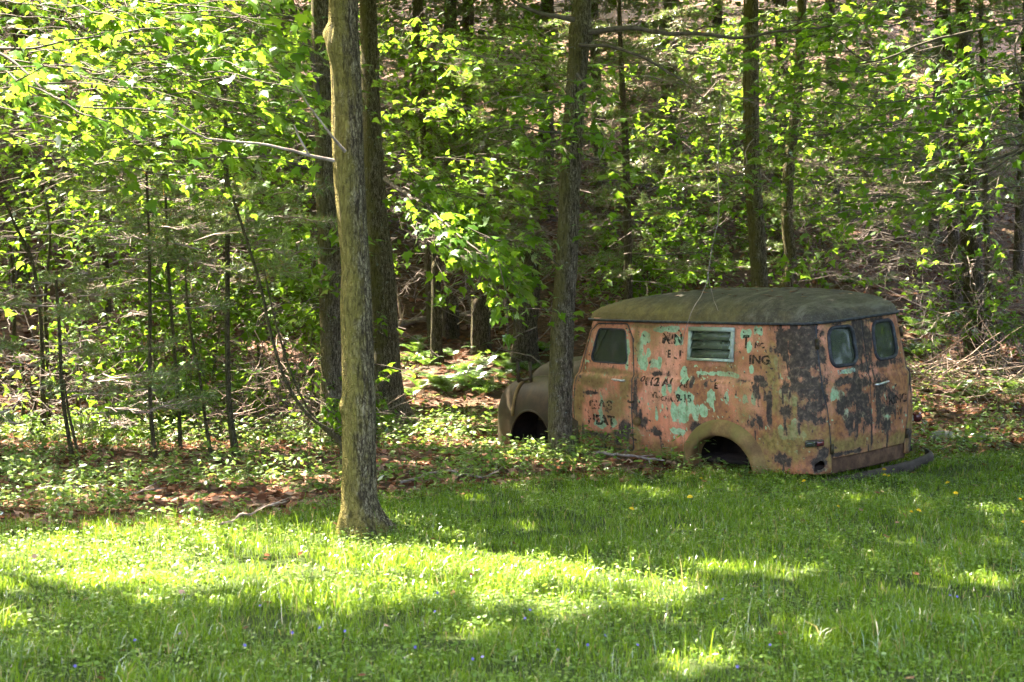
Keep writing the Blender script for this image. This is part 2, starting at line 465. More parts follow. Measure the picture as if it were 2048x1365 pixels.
def panel(name, fn, u0, u1, v0, v1, step, sdf, mat, parent, thick=0.008, flip=False, paint=None):
    nu, nv = max(2, int(round((u1 - u0) / step)) + 1), max(2, int(round((v1 - v0) / step)) + 1)
    U, Vv = np.meshgrid(np.linspace(u0, u1, nu), np.linspace(v0, v1, nv), indexing='ij')
    d = sdf(U, Vv)
    uc = (U[:-1, :-1] + U[1:, 1:]) / 2; vc = (Vv[:-1, :-1] + Vv[1:, 1:]) / 2
    keep = sdf(uc, vc) < 0
    near = np.zeros((nu, nv), bool); used = np.zeros((nu, nv), bool)
    pk = np.zeros((nu + 1, nv + 1), bool); pk[1:-1, 1:-1] = keep
    cnt = pk[:-1, :-1].astype(int) + pk[1:, :-1] + pk[:-1, 1:] + pk[1:, 1:]
    used = cnt > 0; near = used & (cnt < 4)
    e = 1e-4
    for _ in range(3):
        dd = sdf(U, Vv); gu = (sdf(U + e, Vv) - sdf(U - e, Vv)) / (2 * e); gv = (sdf(U, Vv + e) - sdf(U, Vv - e)) / (2 * e)
        g2 = gu * gu + gv * gv + 1e-6
        k = np.clip(dd / g2, -1.5 * step, 1.5 * step)
        U = np.where(near, U - k * gu, U); Vv = np.where(near, Vv - k * gv, Vv)
    P = fn(U, Vv).reshape(-1, 3)
    idx = (np.arange(nu - 1)[:, None] * nv + np.arange(nv - 1)[None, :])
    Q = np.stack([idx, idx + 1, idx + nv + 1, idx + nv], -1)[keep]
    if flip: Q = Q[:, ::-1]
    remap = -np.ones(nu * nv, int); ids = np.unique(Q); remap[ids] = np.arange(len(ids))
    V2 = P[ids]; Q = remap[Q]
    me = new_mesh(name, V2, None, Q, True)
    if paint is not None:
        uu, vv = U.reshape(-1)[ids], Vv.reshape(-1)[ids]
        for k, val in paint(uu, vv).items():
            a = me.attributes.new(k, 'FLOAT', 'POINT'); a.data.foreach_set('value', val.astype(np.float32))
    ob = link(name, me, mat, parent)
    if thick:
        md = ob.modifiers.new('thickness', 'SOLIDIFY'); md.thickness = thick; md.offset = -1
    return ob

# ---- wear: places on the shell (s, z) with radii, where the paint is green, dark or stained
GREEN = [(2.64,1.27,.12,.028,0),(2.80,1.20,.05,.07,-.5),(2.87,1.04,.045,.13,0),(2.80,.93,.06,.06,.5),(2.66,.94,.07,.045,0),(2.60,.96,.03,.05,0),
 (2.76,1.16,.028,.03,0),(2.75,1.04,.025,.05,0),(2.45,1.28,.10,.03,0),(2.36,1.18,.05,.05,0),(2.28,.88,.05,.05,0),(2.24,.80,.04,.06,0),(2.37,.50,.06,.10,0),(2.24,.50,.07,.12,0),(2.16,.58,.05,.09,0),(2.28,.66,.07,.07,0),
 (2.61,.44,.022,.07,0),(1.89,.63,.04,.09,0),(1.99,.52,.05,.06,.5),(2.36,.30,.10,.03,0),(2.5,.68,.03,.05,0),(2.42,.70,.03,.07,0),
 (3.40,.40,.03,.09,0),(3.39,.53,.025,.06,0),(3.22,.34,.05,.04,0),(3.45,.30,.09,.03,0),(3.05,1.05,.03,.16,0),
 (1.34,1.28,.05,.05,.4),(1.50,1.25,.05,.04,0),(1.46,1.13,.03,.06,0),(1.60,.86,.04,.03,0),(1.41,.92,.025,.04,0),(1.11,1.0,.03,.06,0),(1.69,.64,.028,.06,0),(1.47,.65,.03,.05,0),(1.36,.67,.045,.08,0),
 (2.10,.50,.06,.08,0),(1.0,.73,.05,.04,0),(.93,.68,.08,.06,.4),(1.95,.36,.05,.03,0),(.95,.36,.14,.06,0),(.88,.45,.05,.05,0),(1.78,.87,.22,.018,0),(2.06,.87,.05,.02,0),
 (.50,.72,.05,.06,0),(.40,.66,.05,.06,0),(.34,.48,.04,.06,0),(.14,.46,.07,.03,0),(-.18,.46,.05,.07,0),(-.22,.34,.05,.10,0),(.28,.88,.14,.02,0)]
DARK = [(.86,1.20,.22,.17,0),(.78,.80,.20,.10,0),(.80,1.04,.19,.20,0),(1.06,1.20,.03,.09,.3),(.72,1.28,.08,.06,0),(.82,.90,.16,.06,0),(.86,.78,.17,.06,0),(.68,.72,.09,.10,0),(1.0,.56,.08,.055,0),(.74,.52,.10,.05,.3),(.70,.60,.07,.10,0),
 (1.17,.74,.026,.07,0),(1.175,.55,.026,.18,0),(1.39,.43,.075,.06,.4),(1.30,.46,.05,.05,0),(1.50,.815,.09,.022,0),(1.32,.84,.08,.03,0),(1.33,.74,.035,.08,-.4),(1.24,.80,.05,.03,0),
 (3.58,.20,.14,.026,0),(3.36,.18,.12,.035,0),(3.14,.20,.12,.04,0),(3.06,.29,.07,.07,0),(3.70,.26,.02,.05,0),(3.2,.13,.08,.05,0),(2.83,.44,.03,.06,0),(2.79,.36,.07,.035,-.5),(2.68,.29,.07,.03,-.3),(2.60,.27,.05,.03,0),
 (2.60,.842,.12,.022,0),(2.90,.62,.032,.19,0),(2.08,.36,.07,.055,0),(1.98,.38,.03,.03,0),(2.14,.79,.02,.04,0),(1.95,.77,.02,.04,0),(1.86,.80,.02,.02,0),(3.72,.78,.03,.02,0),(3.52,.62,.12,.014,0),
 (.10,1.10,.09,.22,0),(.02,1.28,.10,.05,0),(.10,.90,.13,.06,0),(.16,.76,.12,.10,0),(.36,.80,.14,.03,0),(.14,.60,.13,.12,0),(.30,.62,.10,.10,0),(.40,.56,.06,.07,0),(.25,.46,.12,.08,0),(.06,.42,.06,.13,0),(.30,.36,.06,.05,0),
 (-.05,1.15,.08,.18,0),(-.45,1.15,.06,.14,0),(-.26,.90,.25,.035,0),(-.25,1.31,.20,.02,0),(-.14,.68,.10,.10,0),(-.30,.58,.07,.07,0),(-.24,.46,.08,.07,0),(-.22,.33,.10,.08,0),(-.10,.55,.05,.20,0),(.40,1.32,.10,.02,0),
 (.68,.08,.11,.08,0),(.62,.16,.05,.06,0),(1.05,.12,.12,.05,.2),(.30,.14,.25,.02,0)]
MOSS = [(3.55,.74,.20,.07,0),(3.70,.60,.10,.10,0),(3.76,.35,.07,.25,0),(3.35,.84,.35,.03,0),(2.75,1.30,.20,.02,0),(2.90,.20,.04,.20,0),(1.1,.22,.25,.12,0),(.9,.35,.25,.14,0),(1.25,.10,.2,.08,0),(2.5,.05,.5,.04,0),(3.3,.08,.4,.05,0),
 (.95,.62,.20,.12,0),(.60,.20,.10,.15,0),(.3,.2,.3,.06,0),(-.4,.15,.3,.06,0),(1.15,.9,.10,.2,0),(3.05,.7,.08,.12,0),(2.92,1.15,.04,.15,0),(-.65,.4,.05,.3,0),(.1,1.33,.5,.03,0)]
RUST = [(.30,.62,.26,.40,0),(-.30,.55,.30,.35,0),(.10,1.1,.25,.2,0),(.78,.62,.22,.20,0),(.72,.95,.10,.30,0),(.85,.2,.3,.14,0),(1.15,.35,.15,.2,0),(3.6,.15,.3,.12,0),(3.0,.12,.3,.14,0),(2.5,.10,.45,.10,0),(1.9,.9,.3,.05,0),(.75,.45,.25,.15,0),(.85,.30,.25,.12,0),(.70,.15,.15,.12,0),(2.9,.75,.10,.10,0),(1.65,.93,.08,.05,0),(2.2,.93,.05,.07,0),(-.55,.7,.08,.35,0),(-.6,1.1,.06,.2,0),(.45,.25,.12,.14,0),(-.3,.2,.3,.09,0),
 (1.35,.3,.08,.08,0),(2.87,.37,.08,.10,0),(3.68,1.0,.04,.2,0),(.1,.2,.3,.08,0)]

def blobs(u, v, lst, amp, fu, fv, seed, soft=.25):
    """each place grows outwards from a ragged edge"""
    n = fbm(u * fu + seed, v * fv + seed * 2.7, seed, 4)
    best = np.full(np.shape(u), -9.0)
    for (cu, cv, ru, rv, rot) in lst:
        du, dv = u - cu, v - cv
        if rot:
            c, s = math.cos(rot), math.sin(rot); du, dv = c * du + s * dv, -s * du + c * dv
        m = (np.abs(du) < 3 * ru) & (np.abs(dv) < 3 * rv)
        k = 1 - np.sqrt((du / ru) ** 2 + (dv / rv) ** 2)
        best = np.where(m, np.maximum(best, k), best)
    return np.clip((best + (n - .5) * amp) / soft + .5, 0, 1)

def wear(u, v):
    uu = np.where(u < 0, u * 1.0, u)
    drip = fbm(uu * 26, v * 3.0, 3.0, 3)
    g_ = blobs(uu, v, GREEN, 1.7, 20, 13, 2.0, .4)
    d_ = blobs(uu, v, DARK, 2.2, 17, 14, 5.0, 1.2)
    d_ = np.maximum(d_, (drip > .66) * np.clip((drip - .66) * 14, 0, 1) * blobs(uu, v, [(x, z - .10, a * 1.3, b * 2.0, 0) for x, z, a, b, r in DARK], .8, 6, 6, 1.0) * .9)
    fl = fbm(uu * 36, v * 30, 7.0, 3)
    g_ = np.maximum(g_, np.clip((fl - .70) * 16, 0, 1) * (fbm(uu * 3, v * 3, 2.0, 2) > .5))
    d_ = np.maximum(d_, np.clip((fbm(uu * 30, v * 34, 11.0, 3) - .75) * 16, 0, 1))
    m_ = blobs(uu, v, MOSS, 1.8, 8, 8, 9.0, 1.3)
    r_ = blobs(uu, v, RUST, 1.6, 9, 7, 13.0, 1.0)
    r_ = np.maximum(r_, np.clip((drip - .52) * 5, 0, 1) * .8 * sstep(.50, .08, v))
    big = fbm(uu * 2.4, v * 2.4, 21.0, 4)
    r_ = np.maximum(r_, np.clip((big - .50) * 4.5, 0, 1) * .85)
    r_ = np.maximum(r_, sstep(.16, .0, v + (drip - .5) * .25) * .9)
    r_ = np.maximum(r_, np.exp(-((v - .79) / .022) ** 2) * (drip > .5) * .7)
    sd = np.abs(d_door(np.abs(u), v)); r_ = np.maximum(r_, np.exp(-(sd / .02) ** 2) * .8 * (drip > .44))
    sd = np.abs(np.abs(u) - seam(v)); r_ = np.maximum(r_, np.exp(-(sd / .025) ** 2) * .9 * (drip > .42))
    m_ = np.maximum(m_, np.clip((fbm(uu * 1.9 + 5, v * 1.9, 31.0, 4) - .54) * 5, 0, 1) * .7)
    return {'paint_green': g_, 'paint_dark': d_, 'paint_moss': m_, 'paint_rust': r_}

def paint_material():
    g = G('van_paint')
    p = g.coords('Object')
    n1 = g.noise(p, 3.0, 5, 0.6); n2 = g.noise(p, 22, 5, 0.65); n3 = g.noise(p, 120, 3, 0.6)
    st = g.coords('Object', (1, 1, 0.12)); n4 = g.noise(st, 22, 4, 0.6)
    col = g.ramp(n1, [(0.35, (0.55, 0.18, 0.090)), (0.5, (0.65, 0.245, 0.140)), (0.65, (0.68, 0.30, 0.195))])
    col = g.mix(g.rng(n2, 0.45, 0.75, 0, 0.45), col, (0.40, 0.20, 0.13))
    col = g.mix(g.rng(n4, 0.50, 0.72, 0, 0.5), col, (0.36, 0.16, 0.06))
    col = g.mix(g.rng(n3, 0.62, 0.70, 0, 0.6), col, (0.20, 0.075, 0.03))
    grime = g.noise(p, 1.7, 6, 0.7, 0.5)
    col = g.mix(g.rng(grime, 0.44, 0.62, 0, 0.6), col, g.ramp(n4, [(0.4, (0.30, 0.13, 0.035)), (0.6, (0.42, 0.23, 0.10))]))
    col = g.mix(g.rng(g.noise(st, 70, 4, 0.7), 0.54, 0.68, 0, 0.5), col, (0.22, 0.10, 0.05))
    def mk(name, lo=.35, hi=.6, k=.6):
        v = g.math('MULTIPLY_ADD', g.math('SUBTRACT', g.math('ADD', n2, n3), 1.0), k, g.attr(name))
        return g.rng(v, lo, hi)
    rust = g.ramp(n2, [(0.36, (0.085, 0.034, 0.014)), (0.5, (0.20, 0.080, 0.026)), (0.66, (0.34, 0.145, 0.045))])
    col = g.mix(g.math('MULTIPLY', mk('paint_rust', .10, .75), .85), col, rust)
    gr = g.ramp(n2, [(0.36, (0.18, 0.29, 0.14)), (0.5, (0.28, 0.42, 0.24)), (0.66, (0.36, 0.49, 0.31))])
    col = g.mix(mk('paint_green', .45, .53, .6), col, gr)
    mo = g.ramp(n2, [(0.35, (0.10, 0.075, 0.016)), (0.65, (0.24, 0.185, 0.055))])
    col = g.mix(g.math('MULTIPLY', mk('paint_moss', .05, .70, .8), .85), col, mo)
    dk = g.ramp(n2, [(0.35, (0.020, 0.016, 0.014)), (0.52, (0.042, 0.034, 0.026)), (0.66, (0.12, 0.085, 0.058))])
    sp = g.noise(p, 48, 6, 0.75)
    va = g.math('ADD', g.attr('paint_dark'), g.math('ADD', g.math('MULTIPLY_ADD', sp, 1.6, -0.8), g.math('MULTIPLY_ADD', n4, 1.0, -0.5)))
    col = g.mix(g.rng(va, -.05, .5, 0, .8), col, g.ramp(n2, [(0.35, (0.14, 0.062, 0.038)), (0.65, (0.27, 0.125, 0.07))]))
    md = g.rng(va, .40, .66, 0, .95)
    col = g.mix(md, col, dk)
    rough = g.mix(md, (0.62, 0.62, 0.62), (0.85, 0.85, 0.85))
    h = g.math('ADD', g.math('MULTIPLY', n3, 0.4), g.math('MULTIPLY', md, -0.5))
    return g.done(g.principled(col, rough, g.bump(h, 0.5, 0.004), spec=0.25))
M['paint'] = paint_material()

def rusty_material(name, cols, rough=0.75, scale=7.0, moss=None, mossz=(0.6, 0.2)):
    g = G(name)
    p = g.coords('Object')
    n = g.noise(p, scale, 6, 0.65); n2 = g.noise(p, 60, 4, 0.7)
    col = g.ramp(n, [(0.3, cols[0]), (0.5, cols[1]), (0.72, cols[2])])
    col = g.mix(g.rng(n2, 0.5, 0.75, 0, 0.5), col, cols[0])
    if moss:
        col = g.mix(g.rng(g.noise(p, 2.6, 5, .6), 0.44, 0.62, 0, 0.8), col, moss)
    return g.done(g.principled(col, rough, g.bump(n2, 0.5, 0.004), spec=0.25))
M['fender'] = rusty_material('van_rusty_fender', [(0.013, 0.009, 0.005), (0.034, 0.021, 0.010), (0.085, 0.050, 0.025)], 0.55, 6.0, (0.034, 0.027, 0.009))
M['arch'] = rusty_material('van_mossy_arch', [(0.07, 0.035, 0.014), (0.15, 0.085, 0.03), (0.25, 0.16, 0.06)], 0.75, 6.0, (0.14, 0.115, 0.03))
M['valance'] = rusty_material('van_rusted_valance', [(0.035, 0.018, 0.010), (0.085, 0.045, 0.024), (0.17, 0.095, 0.05)], 0.85, 9.0)
M['underside'] = rusty_material('van_underside', [(0.006, 0.004, 0.003), (0.013, 0.008, 0.005), (0.028, 0.017, 0.010)], 0.95)
M['bumper'] = rusty_material('van_bumper', [(0.022, 0.015, 0.012), (0.045, 0.032, 0.026), (0.085, 0.062, 0.052)], 0.75, 9)
M['rubber'] = rusty_material('van_window_rubber', [(0.012, 0.012, 0.014), (0.03, 0.03, 0.034), (0.07, 0.075, 0.08)], 0.6, 20)
M['alu'] = rusty_material('weathered_aluminium', [(0.18, 0.21, 0.16), (0.33, 0.37, 0.30), (0.46, 0.50, 0.43)], 0.55, 14, (0.24, 0.27, 0.16))
M['chrome'] = (lambda g: g.done(g.principled(g.ramp(g.noise(g.coords(), 40, 4), [(0.35, (0.35, 0.34, 0.33)), (0.7, (0.75, 0.75, 0.76))]), 0.28, metal=0.9)))(G('pitted_chrome'))
M['lamp'] = (lambda g: g.done(g.principled(g.ramp(g.noise(g.coords(), 30, 4), [(0.4, (0.05, 0.012, 0.012)), (0.7, (0.12, 0.02, 0.018))]), 0.25, spec=0.5)))(G('tail_lamp_lens'))

def roof_material():
    g = G('van_roof_moss')
    p = g.coords('Object')
    n1 = g.noise(p, 1.9, 6, 0.65); n2 = g.noise(p, 9, 6, 0.7, 0.4); n3 = g.noise(p, 70, 4, 0.7)
    stk = g.noise(g.coords('Object', (2.2, .35, 1)), 5, 5, 0.65)
    col = g.ramp(n2, [(0.30, (0.026, 0.020, 0.015)), (0.5, (0.055, 0.044, 0.032)), (0.72, (0.11, 0.092, 0.07))])
    col = g.mix(g.rng(stk, 0.50, 0.64, 0, 0.6), col, (0.030, 0.025, 0.020))
    col = g.mix(g.rng(stk, 0.46, 0.36, 0, 0.5), col, (0.16, 0.145, 0.11))
    m = g.attr('edge')
    mo = g.ramp(n2, [(0.30, (0.075, 0.054, 0.014)), (0.70, (0.20, 0.148, 0.042))])
    col = g.mix(g.rng(g.math('MULTIPLY_ADD', n1, 1.6, m), 1.05, 1.65, 0, 0.85), col, mo)
    col = g.mix(g.rng(n1, 0.50, 0.60, 0, 0.6), col, (0.040, 0.032, 0.024))
    col = g.mix(g.rng(n3, 0.55, 0.72, 0, 0.5), col, (0.20, 0.20, 0.15))
    return g.done(g.principled(col, 0.8, g.bump(g.math('ADD', n2, n3), 0.5, 0.006), spec=0.25))
M['roof'] = roof_material()

def glass_material(name, dirt_reflect, dcol):
    g = G(name)
    tr = g.node('ShaderNodeBsdfTransparent'); tr.inputs[0].default_value = (0.70, 0.76, 0.70, 1)
    gl = g.node('ShaderNodeBsdfGlossy'); gl.inputs['Roughness'].default_value = 0.06
    fr = g.node('ShaderNodeFresnel'); fr.inputs[0].default_value = 1.5
    k = g.math('MULTIPLY_ADD', fr.outputs[0], 0.8, 0.015, clamp=True)
    m = g.node('ShaderNodeMixShader'); g.l.new(k, m.inputs[0]); g.l.new(tr.outputs[0], m.inputs[1]); g.l.new(gl.outputs[0], m.inputs[2])
    n = g.noise(g.coords(), 9, 6, 0.7); d = g.node('ShaderNodeBsdfDiffuse'); d.inputs[0].default_value = (*dcol, 1)  # dirt film, its tint also standing in for mirrored greenery
    m2 = g.node('ShaderNodeMixShader'); g.l.new(g.rng(n, 0.3, 0.75, dirt_reflect * 0.4, dirt_reflect), m2.inputs[0])
    g.l.new(m.outputs[0], m2.inputs[1]); g.l.new(d.outputs[0], m2.inputs[2])
    return g.done(m2.outputs[0])
M['glass'] = glass_material('dirty_reflection_glass', 0.65, (0.085, 0.095, 0.065))
M['glass_clear'] = glass_material('hazy_reflection_glass', 0.60, (0.085, 0.095, 0.060))
M['glass_louvre'] = glass_material('louvre_glass', 0.85, (0.12, 0.14, 0.085))

def lettering_material(name, col, wear_lo):
    g = G(name)
    n = g.noise(g.coords('Object'), 34, 4, 0.7); n2 = g.noise(g.coords('Object'), 9, 3, 0.6)
    tr = g.node('ShaderNodeBsdfTransparent')
    d = g.principled(col, 0.7, spec=0.2)
    m = g.node('ShaderNodeMixShader')
    g.l.new(g.rng(g.math('ADD', n, g.math('MULTIPLY', n2, 0.8)), wear_lo - .02, wear_lo + 0.12, 0.0, 0.85), m.inputs[0])
    g.l.new(tr.outputs[0], m.inputs[1]); g.l.new(d, m.inputs[2])
    return g.done(m.outputs[0])
M['letter'] = lettering_material('worn_black_lettering', (0.030, 0.026, 0.020), 0.77)
M['letter_faint'] = lettering_material('faint_black_lettering', (0.05, 0.04, 0.028), 0.80)
M['letter_pale'] = lettering_material('worn_pale_lettering', (0.30, 0.38, 0.30), 0.82)

DOOR = [(3.50, 1.315), (3.575, 1.26), (3.73, .86), (3.79, .70), (3.815, .50), (3.83, .07), (2.985, .07), (2.935, .72), (2.955, 1.0), (2.985, 1.2), (3.06, 1.315)]
DWIN = [(3.50, 1.255), (3.585, .95), (3.04, .94), (3.075, 1.25)]
def shrink_poly(pts, r):
    c = np.mean(pts, 0); return [tuple(np.array(p) + (c - np.array(p)) / np.linalg.norm(c - np.array(p)) * r * 1.3) for p in pts]
DOOR_S, DWIN_S = shrink_poly(DOOR, .035), shrink_poly(DWIN, .05)
d_door = lambda u, v: sd_poly(u, v, DOOR_S, .035)
d_dwin = lambda u, v: sd_poly(u, v, DWIN_S, .05)
ARCH = (1.77, -.01)
d_arch = lambda u, v: sd_ell(u, v, ARCH[0], ARCH[1], .47, .38)
d_louv = lambda u, v: sd_rbox(u, v, 1.925, 1.145, .285, .150, .01)
SEAM_P = [(.52, .12), (.575, .57), (.635, .80), (.645, .95), (.66, 1.2), (.66, 1.345)]
def seam(v): return np.interp(v, [p[1] for p in SEAM_P], [p[0] for p in SEAM_P])
def d_rdoor(u, v):   # tail doors, as |s|
    return np.maximum(np.maximum(u - seam(v), .11 - v), v - 1.350)
d_rwin = lambda u, v: sd_rbox(u, v, .335 + (v - 1.1) * .06, 1.115, .185, .175, .085)
def ragged_bottom(u):
    return .015 + .03 * (fbm(u * 9, 2.2) - .5) - .03 * sstep(2.6, 2.2, u) + .10 * np.clip(fbm(u * 5 + 8, 7.7) - .60, 0, 1) * 4 * (np.abs(u - 2.55) < .5)

def d_side(u, v):
    d = np.maximum(ragged_bottom(u) - v, v - 1.372)
    d = np.maximum(d, u - (np.interp(v, [.07, .5, .7, .86, 1.26, 1.38], [3.83, 3.815, 3.79, 3.73, 3.575, 3.53]) + .03))
    d = np.maximum(d, (seam(np.maximum(v, .05)) + .015) - u)
    d = np.maximum(d, -(d_door(u, v) - .014))
    d = np.maximum(d, -d_arch(u, v)); d = np.maximum(d, -d_louv(u, v))
    hole = sd_ell(u, v, .665, .06, .05, .04) + .02 * (fbm(u * 20, v * 20) - .5)
    return np.maximum(d, -hole)
def d_side_plain(u, v):
    d = np.maximum(.0 - v, v - 1.352); d = np.maximum(d, u - 3.86 + np.clip(v - .80, 0, 1) * .40)
    d = np.maximum(d, (seam(np.maximum(v, .05)) + .015) - u)
    d = np.maximum(d, -(d_door(u, v) - .014))
    return np.maximum(d, -d_arch(u, v))
VSr = lambda u, v: VS(-u, v)
body = panel('side_panel', VS, .48, 3.9, -.08, 1.384, .012, d_side, M['paint'], van, paint=wear)
panel('side_panel', VSr, .48, 3.9, -.08, 1.384, .03, d_side_plain, M['paint'], van, flip=True, paint=wear)

def ring_tube(name, fn, sdf_pts, r, mat, parent, off=0.0, seg=7):
    P = np.array([fn(np.array(u), np.array(v)) + vnormal(fn, np.array(u), np.array(v)) * off for u, v in sdf_pts])
    P = np.concatenate([P, P[:1], P[1:2]])
    mb = MB(); tube(mb, P[:-1], r, seg)
    me = mb.mesh(name, smooth=True)
    return link(name, me, mat, parent)
def contour(sdf, cx, cz, n=64, rmax=1.0):
    out = []
    for k in range(n):
        th = 2 * math.pi * k / n
        lo, hi = 0, rmax
        for _ in range(30):
            m = (lo + hi) / 2
            if float(sdf(np.array(cx + m * math.cos(th)), np.array(cz + m * math.sin(th)))) < 0: lo = m
            else: hi = m
        out.append((cx + lo * math.cos(th), cz + lo * math.sin(th)))
    return out

def inset(fn, depth):
    return lambda u, v: fn(u, v) - vnormal(fn, u, v) * depth
def pane(name, fn, u0, u1, v0, v1, sdf, mat, parent, depth=.015):
    return panel(name, inset(fn, depth), u0, u1, v0, v1, .03, sdf, mat, parent, thick=.004)

# cab doors
for fn, fl, side_step in ((VS, False, .012), (VSr, True, .03)):
    cd = panel('cab_door', fn, 2.9, 3.87, .04, 1.33, side_step, lambda u, v: np.maximum(d_door(u, v), -d_dwin(u, v)), M['paint'], van, flip=fl, paint=wear)
    pane('window_pane', fn if not fl else VSr, 3.0, 3.63, .9, 1.29, lambda u, v: d_dwin(u, v) - .02, M['glass_clear'], cd)
    c = contour(d_dwin, 3.3, 1.1)
    ring_tube('window_rubber', fn, c if not fl else c, .009, M['rubber'], cd, -.004)
    if not fl:
        cab_door = cd
    ring_tube('door_seal', fn, contour(lambda u, v: d_door(u, v) - .005, 3.35, .72, 160), .013, M['rubber'], cd, -.012)
# chrome handle of the cab door
def on(fn, s, z, off): return fn(np.array(float(s)), np.array(float(z))) + vnormal(fn, np.array(float(s)), np.array(float(z))) * off
mb = MB(); tube(mb, smooth_path([on(VS, 3.03, .765, .01), on(VS, 3.04, .765, .045), on(VS, 3.10, .768, .05), on(VS, 3.19, .772, .035)], 12), [.014, .013, .012, .011, .011, .011, .012, .012, .011, .010, .008, .005], 8, True)
link('handle', mb.mesh('handle', smooth=True), M['chrome'], cab_door)
mb = MB(); tube(mb, smooth_path([on(VS, 2.985, .57, .005), on(VS, 2.965, .565, .03), on(VS, 2.93, .56, .03), on(VS, 2.905, .565, .006)], 10), .010, 6, True)
link('latch', mb.mesh('latch', smooth=True), M['fender'], van)

# tail doors
for fn, fl in ((VS, False), (VSr, True)):
    td = panel('tail_door', fn, 0.004, .70, .08, 1.364, .012, lambda u, v: np.maximum(np.maximum(d_rdoor(u, v), .007 - u), -d_rwin(u, v)), M['paint'], van, flip=fl,
               paint=(wear if not fl else (lambda u, v: wear(-u, v))))
    pane('window_pane', fn, .1, .6, .9, 1.32, lambda u, v: d_rwin(u, v) - .02, M['glass'] if not fl else M['glass_clear'], td)
    ring_tube('window_rubber', fn, contour(d_rwin, .335, 1.115), .017, M['rubber'], td, .004)
    mb = MB(); tube(mb, [on(fn, seam(zq) + .006, zq, -.012) for zq in np.linspace(.11, 1.35, 40)], .012, 6); link('door_seal', mb.mesh('door_seal', smooth=True), M['rubber'], td)
    for hz in (.20, 1.16):
        mb = MB(); s0 = seam(hz)
        tube(mb, [on(fn, s0 + .012, hz - .045, .012), on(fn, s0 + .012, hz + .045, .012)], .018, 8, True)
        link('hinge', mb.mesh('hinge'), M['fender'], td)
    if fl:
        mb = MB()
        o = lambda s, z, k: on(VS, -s, z, k)
        tube(mb, smooth_path([o(.05, .725, .0), o(.05, .725, .045), o(.09, .728, .05), o(.22, .735, .045)], 12), [.016, .014, .013, .012, .011, .011, .011, .011, .011, .011, .009, .006], 8, True)
        link('handle', mb.mesh('handle', smooth=True), M['chrome'], td)

mb = MB(); tube(mb, [on(VS, .0, zq, -.014) for zq in np.linspace(.11, 1.35, 30)], .013, 6); link('door_seal', mb.mesh('door_seal', smooth=True), M['rubber'], van)
# roof
def roof_outline(th):
    c, s = np.cos(th), np.sin(th)
    x0, x1, w = -.02, 3.10, .742
    cx, hx = (x0 + x1) / 2, (x1 - x0) / 2
    n = np.where(c < 0, 7.0, 8.0)
    r = (np.abs(c) ** n + np.abs(s) ** n) ** (-1 / n)
    x = cx + hx * r * c
    x = x + .085 * (1 - sstep(0, .7, x - x0))
    return x, w * r * s * (1 - .05 * sstep(2.0, 2.95, x))
nth, nr = 200, 44
th = np.arange(nth) / nth * 2 * math.pi
rho = np.linspace(0, 1, nr) ** .6
X, Y = roof_outline(th)
cx = 1.40
h_r = .24
Z = np.zeros((nr, nth)); PX = np.zeros((nr, nth)); PY = np.zeros((nr, nth))
for i, r in enumerate(rho):
    PX[i] = cx + (X - cx) * r; PY[i] = Y * r
    Z[i] = 1.372 + h_r * (1 - r ** 2.7) ** (1 / 2.0) * (1 - .10 * sstep(1.6, 2.9, PX[i]) * r)
Z += (fbm(PX * 2.2, PY * 2.2, 4.0, 3) - .5) * .02
lip = np.stack([X * 1.0 + (X - cx) * .008, Y * 1.02, np.full(nth, 1.348)], -1)
V = np.concatenate([np.stack([PX, PY, Z], -1).reshape(-1, 3), lip])
i = np.arange(nr)[:, None] * nth; j = np.arange(nth)[None, :]; k = (j + 1) % nth
Qr = np.stack([i + j, i + nth + j, i + nth + k, i + k], -1).reshape(-1, 4)
rm = new_mesh('roof', V, None, Qr, True)
edge = np.concatenate([np.repeat(rho[:, None] ** 3, nth, 1).ravel(), np.ones(nth)]) * np.clip(.3 + .35 * V[:, 0], .1, 1.1)
a_ = rm.attributes.new('edge', 'FLOAT', 'POINT'); a_.data.foreach_set('value', edge.astype(np.float32))
roof = link('roof', rm, M['roof'], van)
md = roof.modifiers.new('thickness', 'SOLIDIFY'); md.thickness = .01; md.offset = -1
mb = MB(); P = np.stack([X + (X - cx) * .010, Y * 1.022, np.full(nth, 1.351)], -1); P = np.concatenate([P, P[:1]])
tube(mb, P, .014, 6)
link('drip_rail', mb.mesh('drip_rail', smooth=True), M['rubber'], roof)

